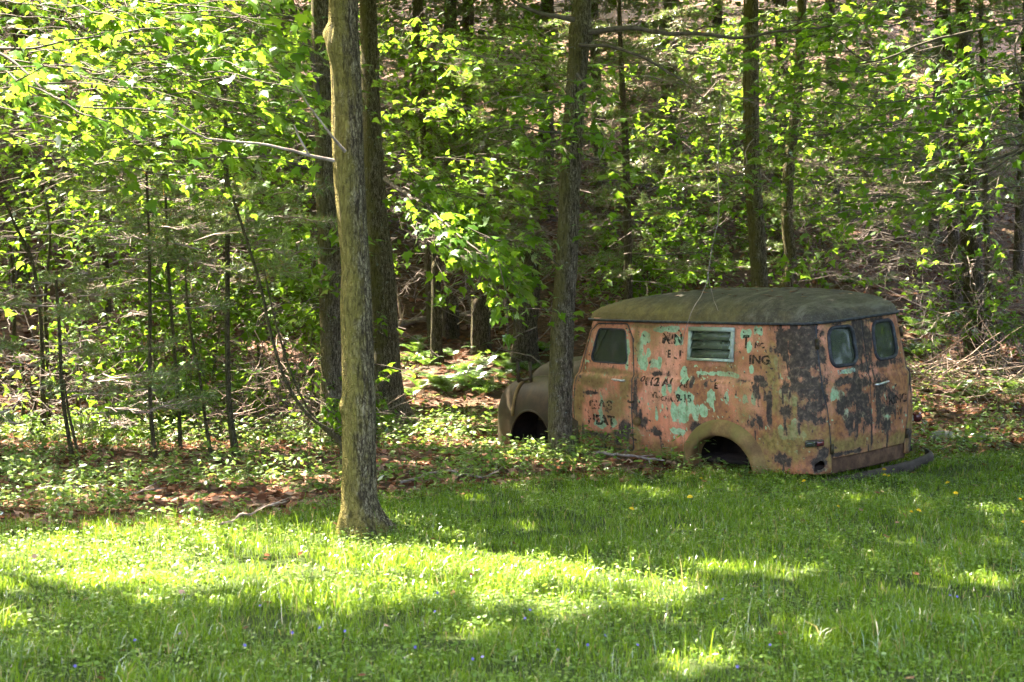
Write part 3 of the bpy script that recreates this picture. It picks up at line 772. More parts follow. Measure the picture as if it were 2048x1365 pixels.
# louvred side window
lw_ = empty('louvred_window'); lw_.parent = van
def lbox(mb, u0, u1, v0, v1, o0, o1, fn=VS):
    P = []
    for o in (o0, o1):
        for (u, v) in ((u0, v0), (u1, v0), (u1, v1), (u0, v1)): P.append(on(fn, u, v, o))
    mb.add(P, None, [(0, 1, 2, 3), (7, 6, 5, 4), (0, 4, 5, 1), (1, 5, 6, 2), (2, 6, 7, 3), (3, 7, 4, 0)])
for (u0, u1, v0, v1) in ((1.64, 2.21, 1.265, 1.305), (1.64, 2.21, .985, 1.012), (1.64, 1.668, 1.0125, 1.2645), (2.182, 2.21, 1.0125, 1.2645)):
    mb = MB(); lbox(mb, u0, u1, v0, v1, -.012, .030); link('window_frame', mb.mesh('window_frame'), M['alu'], lw_)
for kx in range(3):
    z0 = 1.018 + kx * .082
    mb = MB()
    P = [on(VS, 1.672, z0, .024), on(VS, 2.178, z0, .024), on(VS, 2.178, z0 + .088, -.012), on(VS, 1.672, z0 + .088, -.012)]
    P2 = [p + vnormal(VS, np.array(1.9), np.array(1.1)) * .005 for p in P]
    mb.add(P + P2, None, [(0, 1, 2, 3), (7, 6, 5, 4), (0, 4, 5, 1), (1, 5, 6, 2), (2, 6, 7, 3), (3, 7, 4, 0)])
    pane_ob = link('glass_louvre', mb.mesh('glass_louvre'), M['glass_louvre'], lw_)
    for uu in (1.671, 2.179):
        mb = MB(); P = [on(VS, uu, z0 + .002, .030), on(VS, uu, z0 + .035, .020), on(VS, uu, z0 + .075, .0)]
        tube(mb, P, [.011, .008, .003], 5, True); link('louvre_clip', mb.mesh('louvre_clip'), M['alu'], lw_)

# rear wheel arch ring, both sides
for fn, nm in ((VS, 1), (VSr, -1)):
    nt, na = 9, 61
    prof = [(0, .0), (.08, .022), (.22, .048), (.42, .066), (.65, .076), (.85, .074), (.97, .062), (1.0, .04), (1.0, -.08)]
    ths = np.linspace(-.06, math.pi + .06, na)
    Vv = []
    for (t, b) in prof:
        ru, rz = .535 + (.385 - .535) * t, .455 + (.305 - .455) * t
        u = ARCH[0] + ru * np.cos(ths); z = ARCH[1] + rz * np.sin(ths)
        z = np.where(np.abs(np.cos(ths)) > .9, z - .03 * (np.abs(np.cos(ths)) - .9) / .1, z)
        P = fn(u, z)
        n_ = vnormal(fn, u, z)
        Vv.append(P + n_ * b)
    Vv = np.array(Vv).reshape(-1, 3)
    i = np.arange(nt - 1)[:, None] * na; j = np.arange(na - 1)[None, :]
    Qq = np.stack([i + j, i + j + 1, i + na + j + 1, i + na + j], -1).reshape(-1, 4)
    if nm < 0: Qq = Qq[:, ::-1]
    link('rear_arch', new_mesh('rear_arch', Vv, None, Qq, True), M['arch'], van)
    # the hollow behind the opening
    mb = MB(); ths2 = np.linspace(0, math.pi, 21)
    ring = [(ARCH[0] - .656 + .46 * math.cos(t), ARCH[1] + .40 * math.sin(t)) for t in ths2]
    Vh = [(x, nm * .76, z) for x, z in ring] + [(x, nm * .38, z) for x, z in ring]
    n = len(ring)
    mb.add(Vh, None, [(q, q + 1, n + q + 1, n + q) for q in range(n - 1)])
    mb.add([(x, nm * .38, z) for x, z in ring], [(0, q, q + 1) for q in range(1, n - 1)])
    link('wheel_housing', mb.mesh('wheel_housing'), M['underside'], van)

# front fenders: a domed pontoon with a wheel opening
def fender_fn(sgn):
    def f(x, a):
        t = np.clip((x - 3.72) / .86, 0, 1)
        k = (1 - t ** 3.6 + 1e-4) ** (1 / 3.0)
        yo = .40 + .415 * k - .02 * sstep(3.5, 3.1, x); yi = .34
        zt = .05 + (.62 + .03 * sstep(3.2, 3.9, x)) * (1 - np.clip((x - 3.75) / .83, 0, 1) ** 4.6 + 1e-4) ** (1 / 3.4)
        y = yi + (yo - yi) * np.sin(a) ** .55
        z = -.02 + (zt + .02) * np.cos(a) ** .62
        return np.stack([x + 0 * a, sgn * (y + 0 * x), z + 0 * x], -1)
    return f
FW = (3.84, .0, .33, .39)
for sgn in (1, -1):
    f = fender_fn(sgn)
    # grid with rounded opening cut by position
    nu, na = 120, 90
    xs = np.concatenate([np.linspace(3.12, 4.2, 80), 4.2 + .38 * np.sin(np.linspace(0, math.pi / 2, 41)[1:])]); aa = np.linspace(0, math.pi / 2, na)
    U, A = np.meshgrid(xs, aa, indexing='ij'); P = f(U, A)
    d = sd_ell(P[..., 0], P[..., 2], FW[0], FW[1], FW[2], FW[3]) + 5 * (A < .55)
    kc = (d[:-1, :-1] + d[1:, 1:]) / 2 > 0
    # pull the vertices by the cut onto its rim
    pk = np.zeros((nu + 1, na + 1), bool); pk[1:-1, 1:-1] = kc
    cnt = pk[:-1, :-1].astype(int) + pk[1:, :-1] + pk[:-1, 1:] + pk[1:, 1:]
    rim = (cnt > 0) & (cnt < 4) & (np.abs(d) < .05)
    ex, ez = (P[..., 0] - FW[0]) / FW[2], (P[..., 2] - FW[1]) / FW[3]; kk = np.sqrt(ex ** 2 + ez ** 2) + 1e-6
    P[..., 0] = np.where(rim, FW[0] + ex / kk * FW[2], P[..., 0]); P[..., 2] = np.where(rim, FW[1] + ez / kk * FW[3], P[..., 2])
    idx = (np.arange(nu - 1)[:, None] * na + np.arange(na - 1)[None, :])
    Qf = np.stack([idx, idx + na, idx + na + 1, idx + 1], -1)[kc]
    if sgn < 0: Qf = Qf[:, ::-1]
    ob = link('front_fender', new_mesh('front_fender', P.reshape(-1, 3), None, Qf, True), M['fender'], van)
    md = ob.modifiers.new('thickness', 'SOLIDIFY'); md.thickness = .008; md.offset = 0
    mb = MB(); tube(mb, [(FW[0] + FW[2] * math.cos(t), sgn * .800, FW[1] + FW[3] * math.sin(t)) for t in np.linspace(-.05, math.pi + .05, 31)], .012, 6)
    link('fender_lip', mb.mesh('fender_lip', smooth=True), M['fender'], ob)
    mb = MB(); ring = [(FW[0] + .40 * math.cos(t), FW[1] + .45 * math.sin(t)) for t in np.linspace(0, math.pi, 17)]; n = len(ring)
    mb.add([(x, sgn * .74, z) for x, z in ring] + [(x, sgn * .36, z) for x, z in ring], None, [(q, q + 1, n + q + 1, n + q) for q in range(n - 1)])
    mb.add([(x, sgn * .36, z) for x, z in ring], [(0, q, q + 1) for q in range(1, n - 1)])
    link('wheel_housing', mb.mesh('wheel_housing'), M['underside'], van)

# hood and cowl
nx_, na_ = 44, 33
xs = np.concatenate([np.linspace(2.98, 4.0, 26), 4.0 + .56 * np.sin(np.linspace(0, math.pi / 2, 19)[1:])])
Vh = []
for x in xs:
    t = max(0, (x - 3.8) / .76); k = max(1e-4, 1 - t ** 3.0) ** (1 / 2.6)
    hw = .40 * k + .10 * (1 - sstep(3.0, 3.9, x)) + .10 * (1 - sstep(2.95, 3.3, x)); zt = .30 + (.63 - .06 * sstep(3.0, 4.1, x)) * max(1e-4, 1 - max(0, (x - 3.8) / .76) ** 3.0) ** (1 / 2.6)
    for a in np.linspace(-math.pi / 2, math.pi / 2, na_):
        c, s = math.cos(a), math.sin(a)
        Vh.append((x, hw * math.copysign(abs(s) ** .62, s), .22 + (zt - .22) * abs(c) ** .55))
idx = (np.arange(nx_ - 1)[:, None] * na_ + np.arange(na_ - 1)[None, :])
hood = link('hood', new_mesh('hood', np.array(Vh), None, np.stack([idx, idx + 1, idx + na_ + 1, idx + na_], -1).reshape(-1, 4), True), M['fender'], van)

# windscreen frame with two panes and a middle bar
ws = empty('windscreen'); ws.parent = van
zb_, zt_ = .87, 1.33
pb = lambda y: (3.12 - .16 * (y / .7) ** 2, y, zb_); pt = lambda y: (2.86 - .20 * (y / .7) ** 2, y * .93, zt_)
for P in ([pb(y) for y in np.linspace(-.70, .70, 9)], [pt(y) for y in np.linspace(-.70, .70, 9)]):
    mb = MB(); tube(mb, P, .03, 8, True); link('windscreen_frame', mb.mesh('windscreen_frame', smooth=True), M['paint'], ws)
for y in (-.70, 0, .70):
    mb = MB(); tube(mb, [pb(y), pt(y)], .035 if y else .018, 8, True); link('pillar', mb.mesh('pillar', smooth=True), M['fender'], ws)
for s0 in (-1, 1):
    ys = np.linspace(.02, .68, 5) * s0
    V = [pb(y) for y in ys] + [pt(y) for y in ys]
    link('window_pane', new_mesh('window_pane', V, None, [(q, q + 1, 6 + q, 5 + q) for q in range(4)], True), M['glass_clear'], ws)
# firewall, floor, tail cross member
mb = MB(); mb.add([(3.05, -.62, .0), (3.05, .62, .0), (3.05, .62, .86), (3.05, -.62, .86)], None, [(0, 1, 2, 3)])
link('firewall', mb.mesh('firewall'), M['underside'], van)
mb = MB(); mb.add([(.1, -.72, .05), (3.1, -.70, .05), (3.1, .70, .05), (.1, .72, .05), (.1, -.72, .01), (3.1, -.70, .01), (3.1, .70, .01), (.1, .72, .01)], None, [(0, 1, 2, 3), (7, 6, 5, 4), (0, 4, 5, 1), (1, 5, 6, 2), (2, 6, 7, 3), (3, 7, 4, 0)])
link('floor_pan', mb.mesh('floor_pan'), M['underside'], van)
panel('tail_valance', inset(VS, .02), -.60, .60, -.05, .115, .02, lambda u, v: np.maximum(np.maximum(np.abs(u) - .58, v - .112), -.045 + .02 * (fbm(u * 8, 3.0) - .5) - v), M['valance'], van, paint=wear)
# bench seat seen through the door glass
mb = MB(); 
for (x0, x1, z0, z1) in ((2.25, 2.75, .32, .50), (2.12, 2.25, .32, .90)):
    mb.add([(x0, -.6, z0), (x1, -.6, z0), (x1, .6, z0), (x0, .6, z0), (x0, -.6, z1), (x1, -.6, z1), (x1, .6, z1), (x0, .6, z1)], None, [(3, 2, 1, 0), (4, 5, 6, 7), (0, 1, 5, 4), (1, 2, 6, 5), (2, 3, 7, 6), (3, 0, 4, 7)])
seat = link('seat', mb.mesh('seat'), M['underside'], van)
bv = seat.modifiers.new('soft', 'BEVEL'); bv.width = .05; bv.segments = 3
mb = MB(); c0 = np.array([2.80, .36, .93])
tube(mb, [c0 + .19 * np.array([.42 * math.cos(t), math.sin(t), .9 * math.cos(t)]) for t in np.linspace(0, 2 * math.pi, 33)], .011, 6)
tube(mb, [c0, c0 + np.array([.35, 0, -.22])], .016, 6); tube(mb, [c0 + np.array([0, -.19, 0]), c0 + np.array([0, .19, 0])], .009, 6)
link('steering_wheel', mb.mesh('steering_wheel', smooth=True), M['rubber'], van)

# tail lamps, filler, brackets, bumper, sill
def boxlamp(s, z, hs, hz, dep, fn):
    r = empty('tail_lamp'); r.parent = van
    mb = MB()
    lbox(mb, s - hs, s + hs, z - hz, z + hz, .0, dep * .7, fn); ob = link('lamp_housing', mb.mesh('lamp_housing'), M['bumper'], r)
    ob.modifiers.new('soft', 'BEVEL').width = .008
    mb = MB(); lbox(mb, s - hs * .9, s - hs * .15, z - hz * .75, z + hz * .75, dep * .7 + .001, dep, fn); ob = link('lens', mb.mesh('lens'), M['lamp'], r); ob.modifiers.new('soft', 'BEVEL').width = .006
    mb = MB(); lbox(mb, s + hs * .05, s + hs * .9, z - hz * .75, z + hz * .75, dep * .7 + .001, dep * .9, fn); ob = link('lens', mb.mesh('lens'), M['glass_clear'], r)
boxlamp(.715, .275, .075, .030, .05, VS)
rl = empty('tail_lamp'); rl.parent = van
mb = MB(); mb.add([(.15, -.80, .28), (.23, -.80, .28), (.23, -.80, .33), (.15, -.80, .33), (.15, -.86, .28), (.23, -.86, .28), (.23, -.86, .33), (.15, -.86, .33)], None, [(0, 1, 2, 3), (7, 6, 5, 4), (0, 4, 5, 1), (1, 5, 6, 2), (2, 6, 7, 3), (3, 7, 4, 0)])
link('lamp_bracket', mb.mesh('lamp_bracket'), M['alu'], rl)
mb = MB(); tube(mb, [(.21, -.88, .31), (.17, -.88, .31), (.12, -.88, .31), (.10, -.88, .31)], [.045, .05, .048, .03], 12, True); link('lens', mb.mesh('lens', smooth=True), M['lamp'], rl)
mb = MB(); tube(mb, [on(VS, 2.87, .37, -.01), on(VS, 2.87, .37, .03), on(VS, 2.872, .368, .045)], [.042, .042, .034], 14, True)
link('fuel_filler', mb.mesh('fuel_filler'), M['arch'], van)
br = empty('mirror_bracket'); br.parent = van
for (x, y) in ((4.14, .66), (3.99, .62)):
    mb = MB(); tube(mb, [(x, y, .66), (x, y, .88)], .018, 5, True); link('prong', mb.mesh('prong'), M['fender'], br)
mb = MB()
tube(mb, [(4.17, .66, .71), (4.07, .64, .68), (3.97, .62, .71)], .014, 5, True); link('cross_strap', mb.mesh('cross_strap'), M['fender'], br)
f = fender_fn(1)
mb = MB(); tube(mb, [f(np.array(4.10), np.array(a)) + np.array([0, .012, .008]) for a in np.linspace(.35, 1.28, 9)], .018, 5, True); link('strap', mb.mesh('strap'), M['arch'], br)
bp = smooth_path([(.22, .92, -.13), (.02, .88, -.11), (-.10, .55, -.09), (-.14, .0, -.085), (-.11, -.5, -.08), (-.03, -.82, -.06), (.14, -.93, -.05)], 40)
mb = MB()
t_, A_, B_ = frames(bp)
prof = [(-.055, .0), (-.05, .022), (-.025, .034), (.0, .038), (.025, .034), (.05, .022), (.055, .0)]
Vb = []
for i_ in range(40):
    outv = np.cross(t_[i_], [0, 0, 1]); outv /= np.linalg.norm(outv)
    if outv[0] > .5: outv = -outv
    for (zz_, oo) in prof: Vb.append(bp[i_] + np.array([0, 0, zz_]) + outv * oo)
n7 = 7; i = np.arange(39)[:, None] * n7; j = np.arange(6)[None, :]
ob = link('rear_bumper', new_mesh('rear_bumper', Vb, None, np.stack([i + j, i + j + 1, i + n7 + j + 1, i + n7 + j], -1).reshape(-1, 4), True), M['bumper'], van)
md = ob.modifiers.new('thickness', 'SOLIDIFY'); md.thickness = .008; md.offset = 0
mb = MB(); tube(mb, smooth_path([(1.72, .86, -.075), (2.2, .88, -.06), (2.7, .88, -.055), (3.0, .86, -.05)], 20), .035, 8, True, lambda P, th: 1 + .25 * (noise3(P[:, 0][:, None] * 14, th[None, :] * 2) - .5))
link('fallen_sill', mb.mesh('fallen_sill', smooth=True), M['arch'], van)

# lettering on the side, the cab door and the tail doors
FONT = bpy.data.fonts.load('<builtin>') if '<builtin>' in bpy.data.fonts else None
def lettering(text, s_left, s_right, z_low, z_high, mat, fn=VS, mirror=1, parent=None, tilt=0.0, heavy=.042):
    cu = bpy.data.curves.new('lettering', 'FONT'); cu.body = text; cu.size = 1.0; cu.offset = heavy
    tmp = bpy.data.objects.new('lettering', cu); COL.objects.link(tmp)
    dg = bpy.context.evaluated_depsgraph_get(); dg.update()
    me = bpy.data.meshes.new_from_object(tmp.evaluated_get(dg))
    bpy.data.objects.remove(tmp)
    import bmesh
    bm = bmesh.new(); bm.from_mesh(me)
    bmesh.ops.triangulate(bm, faces=bm.faces[:])
    bmesh.ops.subdivide_edges(bm, edges=[e for e in bm.edges if e.calc_length() > .35], cuts=2)
    bmesh.ops.triangulate(bm, faces=bm.faces[:])
    bm.to_mesh(me); bm.free()
    co = np.zeros(len(me.vertices) * 3, np.float32); me.vertices.foreach_get('co', co); co = co.reshape(-1, 3)
    x0, x1 = co[:, 0].min(), co[:, 0].max(); y0, y1 = co[:, 1].min(), co[:, 1].max()
    u = (co[:, 0] - x0) / (x1 - x0); v = (co[:, 1] - y0) / (y1 - y0)
    s = s_left + (s_right - s_left) * u; z = z_low + (z_high - z_low) * v + tilt * u
    s = s + .004 * (noise3(s * 30, z * 30) - .5) * 2; z = z + .004 * (noise3(s * 30 + 9, z * 30) - .5) * 2
    P = fn(s, z) + vnormal(fn, s, z) * .003
    me.vertices.foreach_set('co', P.astype(np.float32).ravel()); me.update()
    me.name = 'lettering'
    if len(me.materials): me.materials.clear()
    return link('lettering', me, mat, parent or van)
lettering('MIN', 2.57, 2.31, 1.135, 1.235, M['letter'])
lettering('E', 2.49, 2.45, 1.0, 1.08, M['letter_faint']); lettering('I', 2.335, 2.31, 1.0, 1.08, M['letter'])
lettering('T', 1.535, 1.455, 1.12, 1.24, M['letter']); lettering('NC', 1.385, 1.25, 1.12, 1.175, M['letter'])
lettering('ING', 1.45, 1.18, .975, 1.06, M['letter'])
lettering('0', 2.825, 2.765, .765, .815, M['letter']); lettering('112 AI', 2.755, 2.40, .725, .805, M['letter'], tilt=.005); lettering('AI', 2.30, 2.19, .725, .805, M['letter']); lettering('E', 1.845, 1.80, .735, .79, M['letter'])
lettering('VI', 2.68, 2.60, .61, .67, M['letter_faint']); lettering('RGINIA', 2.575, 2.385, .585, .635, M['letter']); lettering('9-15', 2.34, 2.14, .585, .665, M['letter'])
lettering('GAS', 3.58, 3.225, .455, .555, M['letter_faint'], parent=cab_door); lettering('HEAT', 3.61, 3.20, .30, .405, M['letter'], parent=cab_door)
lettering('IRING', -.22, -.55, .505, .59, M['letter']); lettering('W', -.37, -.47, .39, .465, M['letter_faint'])
lettering('UMVII', .44, .19, .862, .905, M['letter_pale'])

# leaves and needles lying on the roof
mb = MB(); rr_ = np.random.default_rng(3)
for _ in range(70):
    t0 = rr_.uniform(0, 2 * math.pi); q = rr_.uniform(.1, .8); i0 = int(np.argmin(np.abs(rho - q))); j0 = int(t0 / (2 * math.pi) * nth) % nth
    c = np.array([PX[i0, j0], PY[i0, j0], Z[i0, j0] + .006]); a = rr_.uniform(0, 6.28); L_ = rr_.uniform(.025, .06)
    d1 = np.array([math.cos(a), math.sin(a), .05]) * L_; d2 = np.array([-math.sin(a), math.cos(a), .15]) * L_ * .4
    mb.add([c - d1, c + d2, c + d1, c - d2 + np.array([0, 0, .008])], [(0, 1, 2), (0, 2, 3)])
ro = link('fallen_leaves', mb.mesh('fallen_leaves'), M['litter'], roof); ro['kind'] = 'stuff'

# ------------------------------------------------------------------ plant builders
def leaf_tpl(kind):
    if kind == 'maple':
        half = [(.05, .02), (.26, -.10), (.25, .06), (.50, .16), (.33, .28), (.36, .50), (.19, .44), (.13, .60)]
        pts = [(0, 0)] + half + [(0, .98)] + [(-x, y) for x, y in reversed(half)]
        V = [(0, .30, .0)] + [(x, y, -.55 * x * x - .22 * y * y) for x, y in pts]
        n = len(pts); T = [(0, 1 + i, 1 + (i + 1) % n) for i in range(n)]
    elif kind == 'maple_s':
        V = [(0, 0, 0), (.52, .10, -.10), (.24, .40, -.03), (0, 1, -.12), (-.24, .40, -.03), (-.52, .10, -.10)]
        T = [(0, 1, 2), (0, 2, 3), (0, 3, 4), (0, 4, 5)]
    elif kind == 'oval':
        V = [(0, 0, 0), (.22, .28, -.03), (.20, .62, -.06), (0, 1, -.12), (-.20, .62, -.06), (-.22, .28, -.03), (0, .45, .02)]
        T = [(6, i, (i + 1) % 6) for i in range(6)]
    elif kind == 'round':
        V = [(0, 0, 0), (.38, .30, .03), (.30, .78, 0), (0, .95, -.03), (-.30, .78, 0), (-.38, .30, .03)]
        T = [(0, 1, 2), (0, 2, 3), (0, 3, 4), (0, 4, 5)]
    else:  # kite
        V = [(0, 0, 0), (.36, .45, -.06), (0, 1, -.1), (-.36, .45, -.06)]
        T = [(0, 1, 2), (0, 2, 3)]
    return np.array(V, float), np.array(T, int)
TPL = {k: leaf_tpl(k) for k in ('maple', 'maple_s', 'oval', 'round', 'kite')}

def unit(v): return v / (np.linalg.norm(v, axis=-1, keepdims=True) + 1e-9)

def place(mb, P, D, N, size, kind):
    tv, tt = TPL[kind]
    Y = unit(D); X = unit(np.cross(Y, N)); Z = np.cross(X, Y)
    s = np.broadcast_to(np.asarray(size, float), (len(P),))[:, None, None]
    V = P[:, None, :] + s * (tv[None, :, 0:1] * X[:, None] + tv[None, :, 1:2] * Y[:, None] + tv[None, :, 2:3] * Z[:, None])
    k = len(tv)
    T = tt[None] + (np.arange(len(P)) * k)[:, None, None]
    mb.add(V.reshape(-1, 3), T.reshape(-1, 3))

def needles(mb, P, D, length, n, wid=0.0065):
    """tufts of n needles each fanning round D"""
    m = len(P)
    D = unit(D)[:, None, :] * np.ones((1, n, 1))
    r = unit(rng.normal(size=(m, n, 3)))
    d = unit(D * rng.uniform(.25, 1.0, (m, n, 1)) + r * .75 + np.array([0, 0, .15]))
    L = length * rng.uniform(.7, 1.1, (m, n, 1))
    base = P[:, None, :] + r * .004
    side = unit(np.cross(d, rng.normal(size=(m, n, 3)))) * wid
    V = np.stack([base - side * .7, base + side * .7, base + d * L], 2).reshape(-1, 3)
    k = np.arange(m * n)[:, None] * 3
    mb.add(V, np.concatenate([k, k + 1, k + 2], 1))

def sticks(mb, A, B, r0, r1):
    """thin three-sided twigs from A to B"""
    A, B = np.asarray(A, float), np.asarray(B, float); n = len(A)
    if n == 0: return
    t = unit(B - A); ref = np.where(np.abs(t[:, 2:3]) > .8, np.array([[1.0, 0, 0]]), np.array([[0, 0, 1.0]]))
    X = unit(np.cross(t, ref)); Y = np.cross(t, X)
    r0 = np.broadcast_to(np.asarray(r0, float), (n,)); r1 = np.broadcast_to(np.asarray(r1, float), (n,))
    V = []
    for P, r in ((A, r0), (B, r1)):
        for k in range(3):
            th = 2 * math.pi * k / 3
            V.append(P + r[:, None] * (X * math.cos(th) + Y * math.sin(th)))
    V = np.stack(V, 1).reshape(-1, 3)
    b = np.arange(n)[:, None] * 6
    Q = np.concatenate([np.concatenate([b + k, b + (k + 1) % 3, b + 3 + (k + 1) % 3, b + 3 + k], 1) for k in range(3)])
    mb.add(V, None, Q)

class Tree:
    def __init__(s, name, label, cat, base, group=None, leaf='maple', bark='bark_maple'):
        s.root = empty(name, tuple(float(c) for c in base)); tag(s.root, label, cat, group)
        s.base = np.array(base, float); s.leaf = leaf; s.bark = bark
        s.L = MB(); s.C = MB(); s.N = MB(); s.W = MB(); s.D = MB()
        s.path = None
        TREES.append(s)
    def trunk(s, P, R, seg=14, rough=.12, knobs=(), step=.12, fine=False):
        P = np.asarray(P, float); R = np.asarray(R, float)
        n = max(6, int(np.linalg.norm(np.diff(P, axis=0), axis=1).sum() / step))
        d = np.concatenate([[0], np.cumsum(np.linalg.norm(np.diff(P, axis=0), axis=1))])
        Q = smooth_path(P, n); rr = np.interp(np.linspace(0, d[-1], n), d, R)
        s.path, s.rad = Q, rr
        o = float(s.base[0] * 3.1 + s.base[1])
        def disp(PP, th):
            z = PP[:, 2][:, None]; c, sn = np.cos(th)[None, :], np.sin(th)[None, :]
            k = 1 + rough * 2 * (fbm(c * 1.6 + o, sn * 1.6, z * .9, 3) - .5)
            if fine:
                rid = np.abs(fbm(c * 8 + o, sn * 8, z * 2.4, 3) - .5) * 2
                k = k + .11 * (rid - .22)
                k = k + .28 * np.exp(-np.clip(z - s.base[2], 0, 9) / .14) * (.5 + .5 * np.cos(5 * th[None, :] + 1.3 * np.sin(2 * th[None, :] + o)))
            return k
        mb = MB(); tube(mb, Q, rr, seg, False, disp)
        V = np.concatenate(mb.V)
        for (kp, kr, kh) in knobs:
            dd = V - np.asarray(kp, float); w = np.exp(-(dd ** 2).sum(1) / (kr * kr))
            axis = Q[np.argmin(((Q[None] - V[:, None, :][:, :, :]) ** 2).sum(-1), axis=1)] if len(V) < 60000 else V
            out = unit(V - axis)
            V = V + out * (w * kh)[:, None]
        mb.V = [V]
        s.trunk_ob = mb.build('trunk', M[s.bark], s.root, True)
        return s
    def at_h(s, z):
        i = int(np.argmin(np.abs(s.path[:, 2] - z))); return s.path[i], s.rad[i]
    def limb(s, pts, r0, r1, dead=False, seg=6, name='branch', n=None):
        pts = np.asarray(pts, float)
        n = n or max(8, int(np.linalg.norm(np.diff(pts, axis=0), axis=1).sum() / .08))
        P = smooth_path(pts, n)
        t = np.linspace(0, 1, n)
        w = np.stack([fbm(t * 7 + k * 13 + pts[0, 0], 3.0 + k, pts[0, 2]) - .5 for k in range(3)], 1)
        P = P + w * .10 * np.minimum(1, 4 * t)[:, None] * np.minimum(1, n * .03)
        mb = MB(); tube(mb, P, r0 + (r1 - r0) * t ** .8, seg)
        mb.build(name, M['dead'] if dead else M['twig'], s.root, True)
        return P
    def spray(s, start, d, length, nleaf, size, kind='maple', crown=None, droop=.14):
        mb = s.L if crown is None else crown
        d = unit(np.asarray(d, float)); lat = unit(np.cross(d, [0, 0, 1.0]))
        t = rng.uniform(.12, 1, nleaf) ** .8
        sd = np.where(rng.random(nleaf) < .5, -1.0, 1.0)
        off = rng.uniform(.05, .42, nleaf) * (1.15 - t) * length * sd
        P = np.asarray(start)[None] + d[None] * (t * length)[:, None] + lat[None] * off[:, None]
        P[:, 2] += -droop * length * t ** 2 + rng.normal(0, .03 + .06 * length, nleaf)
        D = d[None] * .6 + lat[None] * (sd * rng.uniform(.2, 1.1, nleaf))[:, None] + rng.normal(0, .35, (nleaf, 3)) + np.array([0, 0, -.35])
        N = np.array([0, 0, 1.0])[None] + rng.normal(0, .42, (nleaf, 3))
        ok = clear_of_light(P, .03, None if kind == 'kite' else NGROUND) | (rng.random(nleaf) < .08)
        place(mb, P[ok], D[ok], N[ok], size * rng.uniform(.45, 1.3, int(ok.sum())), kind)
        ax = np.asarray(start)[None] + d[None] * (np.linspace(0, 1, 6) * length)[:, None]
        ax[:, 2] += -droop * length * np.linspace(0, 1, 6) ** 2
        ax[1:] += rng.normal(0, .02 * length, (5, 3))
        sticks(s.W, ax[:-1], ax[1:], np.linspace(.007, .003, 5), np.linspace(.006, .0025, 5))
        pick = (rng.random(nleaf) < .35) & ok
        k = np.clip((t[pick] * 5 - .8).astype(int), 0, 5)
        sticks(s.W, ax[k], P[pick], .0028, .0018)
    def pine_bough(s, start, d, length, tufts=26, nl=.085, nn=14):
        d = unit(np.asarray(d, float)); lat = unit(np.cross(d, [0, 0, 1.0]))
        ax = np.asarray(start)[None] + d[None] * (np.linspace(0, 1, 6) * length)[:, None]
        ax[1:] += rng.normal(0, .03 * length, (5, 3)); ax[:, 2] += .06 * length * np.linspace(0, 1, 6) ** 2
        sticks(s.D, ax[:-1], ax[1:], np.linspace(.010, .004, 5), np.linspace(.008, .003, 5))
        t = rng.uniform(.3, 1.0, tufts); sd = np.where(rng.random(tufts) < .5, -1.0, 1.0)
        off = rng.uniform(.0, .38, tufts) * (1.25 - t) * length * sd
        B = np.stack([np.interp(t, np.linspace(0, 1, 6), ax[:, k]) for k in range(3)], 1)
        B0 = np.stack([np.interp(t - .18, np.linspace(0, 1, 6), ax[:, k]) for k in range(3)], 1)
        P = B + lat[None] * off[:, None] + rng.normal(0, .03, (tufts, 3))
        sticks(s.D, B0, P, .004, .002)
        ok = clear_of_light(P, .05, NGROUND)
        needles(s.N, P[ok], (d[None] * .8 + lat[None] * (sd * .7)[:, None] + rng.normal(0, .2, (tufts, 3)))[ok], nl, nn)
    def dead_bough(s, start, d, length, subs=7, r=.008):
        d = unit(np.asarray(d, float)); m = 7
        ax = np.zeros((m, 3)); ax[0] = start
        dd = d.copy()
        for i in range(1, m):
            dd = unit(dd + rng.normal(0, .16, 3) + np.array([0, 0, -.02])); ax[i] = ax[i - 1] + dd * length / (m - 1)
        rr = np.linspace(r, r * .35, m)
        sticks(s.D, ax[:-1], ax[1:], rr[:-1], rr[1:])
        for _ in range(subs):
            i = rng.integers(1, m - 1); q = unit(dd + rng.normal(0, .7, 3)); l = length * rng.uniform(.12, .4)
            mid = ax[i] + q * l * .5; q2 = unit(q + rng.normal(0, .4, 3)); e = mid + q2 * l * .5
            sticks(s.D, [ax[i], mid], [mid, e], [rr[i] * .55, rr[i] * .4], [rr[i] * .4, rr[i] * .2])
            if rng.random() < .6:
                e2 = mid + unit(q + rng.normal(0, .8, 3)) * l * .45; sticks(s.D, [mid], [e2], rr[i] * .35, rr[i] * .15)
    def finish(s):
        if s.L.n or s.C.n:
            if s.C.n: s.L.add(np.concatenate(s.C.V), np.concatenate(s.C.T))
            s.L.build('crown', M[s.leaf], s.root)['kind'] = 'stuff'
        if s.N.n: s.N.build('needles', M['needle'], s.root)['kind'] = 'stuff'
        if s.W.n: s.W.build('twigs', M['twig'], s.root)['kind'] = 'stuff'
        if s.D.n: s.D.build('dead_twigs', M['dead'], s.root)['kind'] = 'stuff'
TREES = []

